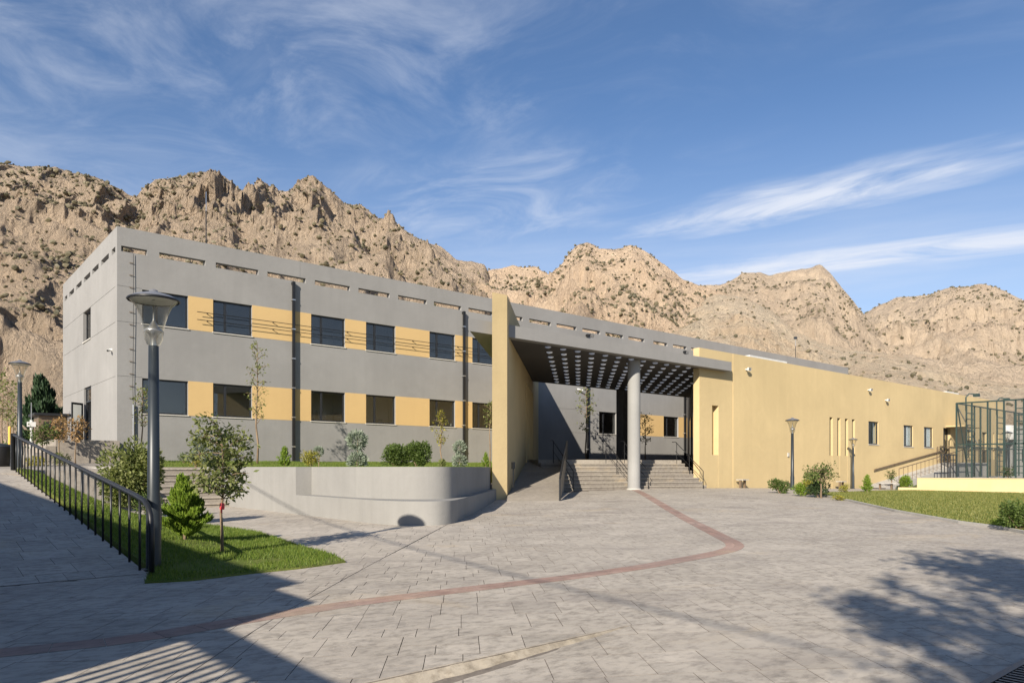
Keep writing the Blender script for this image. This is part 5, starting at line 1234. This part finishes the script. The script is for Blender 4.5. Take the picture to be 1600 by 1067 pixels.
# beyond the canopy
Y = 46.5; make_tree('courtyard_tree', put(916, Y, FL), 118 * Y / F, 46 * Y / F, (0.75, 1.0), 18, 20, 0.15, M['leafpale'], 'thin tree behind the canopy left of the round column', seed=41, tr=0.05)
Y = 47.0; make_tree('courtyard_tree', put(1008, Y, FL), 72 * Y / F, 26 * Y / F, (0.55, 0.8), 18, 20, 0.13, M['leaf'], 'thin tree behind the canopy right of the round column', seed=42, tr=0.045)
# right side planting
def rp_(x, y): return hit(x, y, g0)
p = rp_(1218, 770.5); make_bush('clipped_bush', p, 0.42, 0.56, M['leaf'], 'low clipped bush left of the grey street lamp', 1600, 0.07, 51)
p = rp_(1251, 775); make_bush('bright_bush', p, 0.30, 0.50, M['thuja'], 'bright green bush right of the grey street lamp', 1400, 0.06, 52)
p = rp_(1283, 778); Yp = (EYE - p[2]) * F / 48; make_tree('umbrella_tree', p, 46 * Yp / F, 26 * Yp / F, (0.58, 0.3), 20, 30, 0.10, M['leaf'], 'small round headed tree at the corner of the lawn', seed=53, tr=0.04)
p = rp_(1277, 777); make_bush('dark_bush', p, 0.38, 0.62, M['leafdark'], 'dark bush under the round headed tree', 1800, 0.07, 54)  # all leaves in the dark green colour
p = rp_(1266, 772); Yp = (EYE - p[2]) * F / 42; make_bush('upright_shrub', p, 0.32, 38 * Yp / F, M['leafpale'], 'tall thin pale shrub left of the round headed tree', 1400, 0.09, 55, lobes=9)
p = rp_(1263, 773); make_bush('golden_bush', p, 0.34, 0.58, M['leafyellow'], 'yellow green bush below the tall pale shrub', 1200, 0.06, 60)
p = rp_(1320, 771); make_bush('golden_bush', p, 0.28, 0.42, M['leafyellow'], 'small yellow bush on the lawn edge below the smaller lamp', 500, 0.06, 56)
p = rp_(1311, 782); make_bush('golden_bush', p, 0.26, 0.17, M['leafyellow'], 'flat yellow bush at the near lawn edge', 350, 0.05, 57)
p = rp_(1355, 770.5); make_thuja('small_conifer', p, 0.80, 0.27, M['thuja'], 'small cone conifer on the lawn near the side ramp', 1000, 58)
p = rp_(1394, 756); make_tree('umbrella_tree', put(1393, 45.5, 0.15), 1.05, 0.55, (0.42, 0.25), 14, 24, 0.10, M['leaf'], 'small forked tree at the foot of the side ramp', seed=59, tr=0.05)
make_bush('upright_shrub', put(1416, 43.0, 0.08), 0.36, 0.98, M['thuja'], 'upright green shrub left of the low yellow wall', 1800, 0.09, 61)
make_bush('dark_bush', put(1406, 43.3, 0.08), 0.25, 0.35, M['leafdark'], 'dark tuft beside the upright green shrub', 300, 0.08, 62)  # tuft in the same dark green leaves
make_bush('small_bush', put(1431, 42.3, 0.08), 0.2, 0.35, M['leaf'], 'small bush at the end of the low yellow wall', 300, 0.07, 63)
make_tree('young_tree', put(1574, 38.3, 0.1), 1.35, 0.85, (0.36, 0.3), 14, 22, 0.10, M['leafdark'], 'small dark headed sapling in front of the low yellow wall', seed=64, tr=0.03)
make_tree('dry_tree', put(1557, 38.6, 0.1), 0.72, 0.25, (0.34, 0.25), 12, 14, 0.10, M['leafdry'], 'dry brown sapling in front of the low yellow wall', seed=65, tr=0.03)
p = hit(1592, 830); make_bush('leafy_bush', (p[0], p[1], p[2]), 0.42, 0.62, M['leaf'], 'dark green bush at the right edge of the lawn', 3000, 0.055, 66, lobes=9)
p = hit(1562, 825); make_bush('grassy_tuft', (p[0], p[1], p[2]), 0.26, 0.20, M['thuja'], 'low grassy tuft beside the right edge bush', 500, 0.05, 67, up=1.0)
# far left
make_thuja('dark_cypress', put(66, 44, 1.9), 125 * 44 / F, 34 * 44 / F, M['pine'], 'large dark evergreen left of the grey building', 5000, 71, cat='tree')
make_thuja('dark_cypress', put(86, 47, 1.9), 85 * 47 / F, 24 * 47 / F, M['pine'], 'lower dark evergreen touching the grey building', 2500, 78, cat='tree')
make_tree('round_tree', put(66, 27, 1.5), 48 * 27 / F + 0.3, 0.85, (0.52, 0.4), 22, 34, 0.10, M['leaf'], 'small round green tree behind the guardrail', seed=72, tr=0.04)
make_tree('dry_tree', put(92, 28.5, 1.6), 1.75, 0.8, (0.42, 0.6), 16, 20, 0.13, M['leafdry'], 'dry brown tree in front of the dark doorway hut', seed=73, tr=0.03)
make_tree('dry_tree', put(118, 27.5, 1.6), 1.7, 0.85, (0.5, 0.5), 18, 18, 0.13, M['leafdry'], 'dry straw coloured tree in front of the open side door', seed=74, tr=0.03)
make_bush('low_bush', put(94, 26.5, 1.5), 0.32, 0.55, M['leafpale'], 'low green bush below the dry trees', 600, 0.07, 75)
make_bush('low_bush', put(58, 26, 1.45), 0.42, 0.45, M['leafyellow'], 'low yellow green bush behind the top of the guardrail', 600, 0.07, 76)
make_bush('leafy_bush', put(12, 34, 1.6), 1.0, 1.1, M['leaf'], 'green bush at the left edge of the view', 900, 0.12, 77)
for i, (x, Y, h, lab) in enumerate(((3, 36, 4.3, 'thin pale young tree at the left picture edge'), (12, 40, 4.6, 'thin young tree second from the left picture edge'), (20, 44, 4.2, 'thin young tree just left of the far lamp'))):
    make_tree('slender_tree', put(x, Y, 1.8), h, h * 0.45, (0.7, 0.9), 16, 18, 0.16, M['leafpale'], lab, seed=80 + i, tr=0.05, bare=0.2)
yp = put(15, 30, 1.6); t = thing('yellow_pole', yp, 'thin yellow pole at the left edge', 'pole')
MB().tube([yp, (yp[0], yp[1], yp[2] + 1.55)], 0.05, 8).build('shaft', M['yellowpole'], t); MB().lathe([(0.055, yp[2] + 1.55), (0.03, yp[2] + 1.6), (0.005, yp[2] + 1.61)], 8, yp[:2]).build('cap', M['yellowpole'], t)
wp = put(49, 33, 1.7); t = thing('white_post', wp, 'white post with a small square box left of the dark evergreen', 'post')
MB().tube([wp, (wp[0], wp[1], wp[2] + 1.95)], 0.06, 8).build('shaft', M['whitepaint'], t); MB().box((wp[0] - 0.16, wp[1] - 0.09, wp[2] + 1.65), (wp[0] + 0.16, wp[1] + 0.09, wp[2] + 1.87)).build('box', M['whitepaint'], t)
MB().tube([(wp[0], wp[1], wp[2] + 1.95), (wp[0], wp[1], wp[2] + 2.75)], 0.02, 6).build('aerial', M['lamphat'], t)
bn = put(2, 25.5, 1.42); t = thing('litter_bin', bn, 'dark litter bin at the left edge above the ramp', 'bin')
MB().lathe([(0.28, bn[2]), (0.32, bn[2] + 0.75), (0.33, bn[2] + 0.8)], 16, bn[:2], cap0=True).build('body', M['dark'], t, smooth=True); MB().lathe([(0.34, bn[2] + 0.80), (0.30, bn[2] + 0.88), (0.05, bn[2] + 0.92)], 16, bn[:2], cap1=True).build('lid', M['lampmetal'], t, smooth=True)
cb = put(17, 25.8, 1.4); t = thing('concrete_plinth', cb, 'short concrete plinth beside the guardrail end', 'plinth')
MB().box((cb[0] - 0.2, cb[1] - 0.3, 1.3), (cb[0] + 0.2, cb[1] + 0.3, 2.05)).build('block', M['concrete'], t); MB().box((cb[0] - 0.23, cb[1] - 0.33, 2.053), (cb[0] + 0.23, cb[1] + 0.33, 2.1)).build('cap', M['concrete'], t)
hu = put(90, 36, 1.8); t = thing('dark_hut', hu, 'small dark brown hut beside the grey building', 'hut')
MB().box((hu[0] - 0.9, hu[1] - 0.8, 1.6), (hu[0] + 0.3, hu[1] + 0.8, 4.0)).build('wall', M['brownrail'], t)
MB().box((hu[0] - 1.1, hu[1] - 1.0, 4.003), (hu[0] + 0.5, hu[1] + 1.0, 4.12)).build('roof', M['dark'], t); MB().box((hu[0] - 0.7, hu[1] - 0.83, 1.65), (hu[0] + 0.1, hu[1] - 0.803, 3.7)).build('door', M['dark'], t)

# benches on the right
def bench_thing(x, Y, z, wpx, label, side=False):
    q = at_depth(x, Y); L = wpx * Y / F; t = thing('park_bench', (q[0], q[1], z), label, 'bench'); r = Vector((SU, -CU, 0)) if not side else Vector((1, 0, 0)); f_ = Vector((-r.y, r.x, 0)); p = Vector((q[0], q[1], z))
    for k in range(3): 
        a = p - r * (L / 2) + f_ * (k * 0.14) + Vector((0, 0, 0.45)); MB().bar(a, a + r * L, 0.12, 0.04).build('seat_slat', M['concrete'], t)
    for s_ in (-0.35, 0.35): a = p + r * (L * s_) + f_ * 0.14; MB().bar(a, a + Vector((0, 0, 0.43)), 0.10).build('leg', M['brownrail'], t)
bench_thing(1164, 37.0, 0.42, 17, 'small bench against the yellow wall near the canopy', True)
bench_thing(1318, 43.6, 0.2, 14, 'small bench below the slit windows', True)
bench_thing(1386, 43.2, 0.1, 26, 'flat bench on the paving near the side ramp')

# drain grating at the lower right corner
dg = hit(1590, 1056); t = thing('drain_grating', (dg[0], dg[1], dg[2]), 'dark slotted drain grating at the lower right corner', 'grating')
gd = Vector((hit(1600, 1036)[0] - hit(1545, 1067)[0], hit(1600, 1036)[1] - hit(1545, 1067)[1])).normalized(); gn = Vector((gd.y, -gd.x))
o_ = Vector(hit(1572, 1052)[:2]); zq = dg[2] + 0.006
fr2 = MB(); fr2.bar((*(o_ - gd * 1.2), zq), (*(o_ + gd * 1.6), zq), 0.05, 0.025); fr2.bar((*(o_ - gd * 1.2 + gn * 0.4), zq), (*(o_ + gd * 1.6 + gn * 0.4), zq), 0.05, 0.025); fr2.build('frame', M['dark'], t)
for k in range(40): a = o_ + gd * (-1.15 + k * 0.069); MB().bar((*(a + gn * 0.03), zq), (*(a + gn * 0.37), zq), 0.03, 0.02).build('grate_bar', M['dark'], t)

# ------------------------------------------------------------------ things behind the viewer that shade the foreground
gh = thing('gatehouse', (-9, 8, 0), 'grey gatehouse building left of the viewer shading the ramp', 'building')
MB().box((-12, 3.6, -0.2), (-5.45, 18.6, 4.95)).build('wall', M['grey'], gh); MB().box((-12.2, 3.4, 4.953), (-5.3, 18.8, 5.2)).build('roof', M['concrete'], gh)
MB().box((-5.445, 8.0, 0.6), (-5.40, 9.0, 2.9)).build('door', M['frame'], gh)
for v in (4.6, 11.5): MB().box((-5.445, v, 1.9), (-5.40, v + 1.4, 3.2)).build('window', M['frame'], gh)
gt = thing('entrance_gate', (-2.5, 2, 0), 'tall barred steel gate left of the viewer', 'gate')
MB().box((-2.75, 3.95, -0.1), (-2.35, 5.75, 3.3)).build('pillar', M['concrete'], gt)  # widened along the gate to close a gap in the cast shadow
for z in (0.15, 2.62): MB().bar((-2.5, -2.6, z), (-2.5, 3.94, z), 0.08, 0.20).build('rail', M['dark'], gt)
for k in range(44): MB().bar((-2.5, -2.5 + k * 0.145, 0.1), (-2.5, -2.5 + k * 0.145, 2.6), 0.04).build('gate_bar', M['dark'], gt)
MB().box((-5.3, 4.0, -0.1), (-2.8, 5.4, 2.9)).build('side_wall', M['grey'], gt)  # unseen wall added to fill the lit gap between the shadows
fs = thing('fence', (-2.5, 20, 1), 'barred fence left of the ramp top', 'fence')
for z in (2.0, 3.9): MB().bar((-5.5, 18.9, z), (-5.5, 26, z), 0.08, 0.14).build('rail', M['dark'], fs)
for k in range(16): MB().bar((-5.5, 19 + k * 0.45, 1.0), (-5.5, 19 + k * 0.45, 3.9), 0.10).build('fence_bar', M['dark'], fs)
def big_tree(X, Y, h, cz, r, seed, label, n=2600):
    q = cv(X, Y); t = thing('plane_tree', (q[0], q[1], 0), label, 'tree', 'trees behind the viewer'); rg = random.Random(seed)
    b = MB(); b.tube([(q[0], q[1], -0.1), (q[0] + 0.05, q[1], cz * 0.5), (q[0], q[1] + 0.05, h * 0.9)], [0.16, 0.12, 0.03], 9); lv = MB()
    for i in range(22):
        d = rvec(rg); e = Vector((q[0], q[1], cz)) + Vector((d.x * r, d.y * r, d.z * (h - cz))) * rg.uniform(0.6, 1); s_ = Vector((q[0], q[1], cz * rg.uniform(0.6, 1.0))); b.tube([s_, s_.lerp(e, 0.5) + Vector((0, 0, 0.2)), e], [0.05, 0.03, 0.01], 5, False)
        for _ in range(n // 22):
            c = s_.lerp(e, rg.uniform(0.45, 1.05)) + rvec(rg) * rg.uniform(0, 0.42); leaf_add(lv, c, rvec(rg), rvec(rg), rg.uniform(0.10, 0.2), 0.10)
    b.build('trunk', M['bark'], t, smooth=True); lv.build('crown', M['leaf'], t)
big_tree(2.3, -1.9, 7.6, 6.3, 1.35, 91, 'leafy tree behind the viewer, nearer one on the right')
big_tree(-0.3, -5.6, 7.8, 6.4, 1.5, 92, 'leafy tree behind the viewer, farther one')
big_tree(4.6, -3.2, 7.6, 6.3, 1.5, 93, 'leafy tree behind the viewer, rightmost one')
# overhead cable on two poles, only its shadow is seen
ca_, cb_ = cv(-18.5, 20.7), cv(3.5, -20.0)
for q, lab in ((ca_, 'utility pole left of the view'), (cb_, 'utility pole behind the viewer')):
    t = thing('utility_pole', (q[0], q[1], 0), lab, 'pole'); MB().tube([(q[0], q[1], -0.2), (q[0], q[1], 8.7)], [0.14, 0.09], 9).build('shaft', M['concrete'], t); MB().bar((q[0] - 0.5, q[1], 8.4), (q[0] + 0.5, q[1], 8.4), 0.08).build('crossarm', M['dark'], t)
cbl = MB().tube([(ca_[0] + (cb_[0] - ca_[0]) * k / 20, ca_[1] + (cb_[1] - ca_[1]) * k / 20, 8.45 - 1.3 * (1 - (2 * k / 20 - 1) ** 2)) for k in range(21)], 0.019, 6).build('overhead_cable', M['cable']); tag(cbl, 'thick black overhead cable strung above the viewer', 'cable')
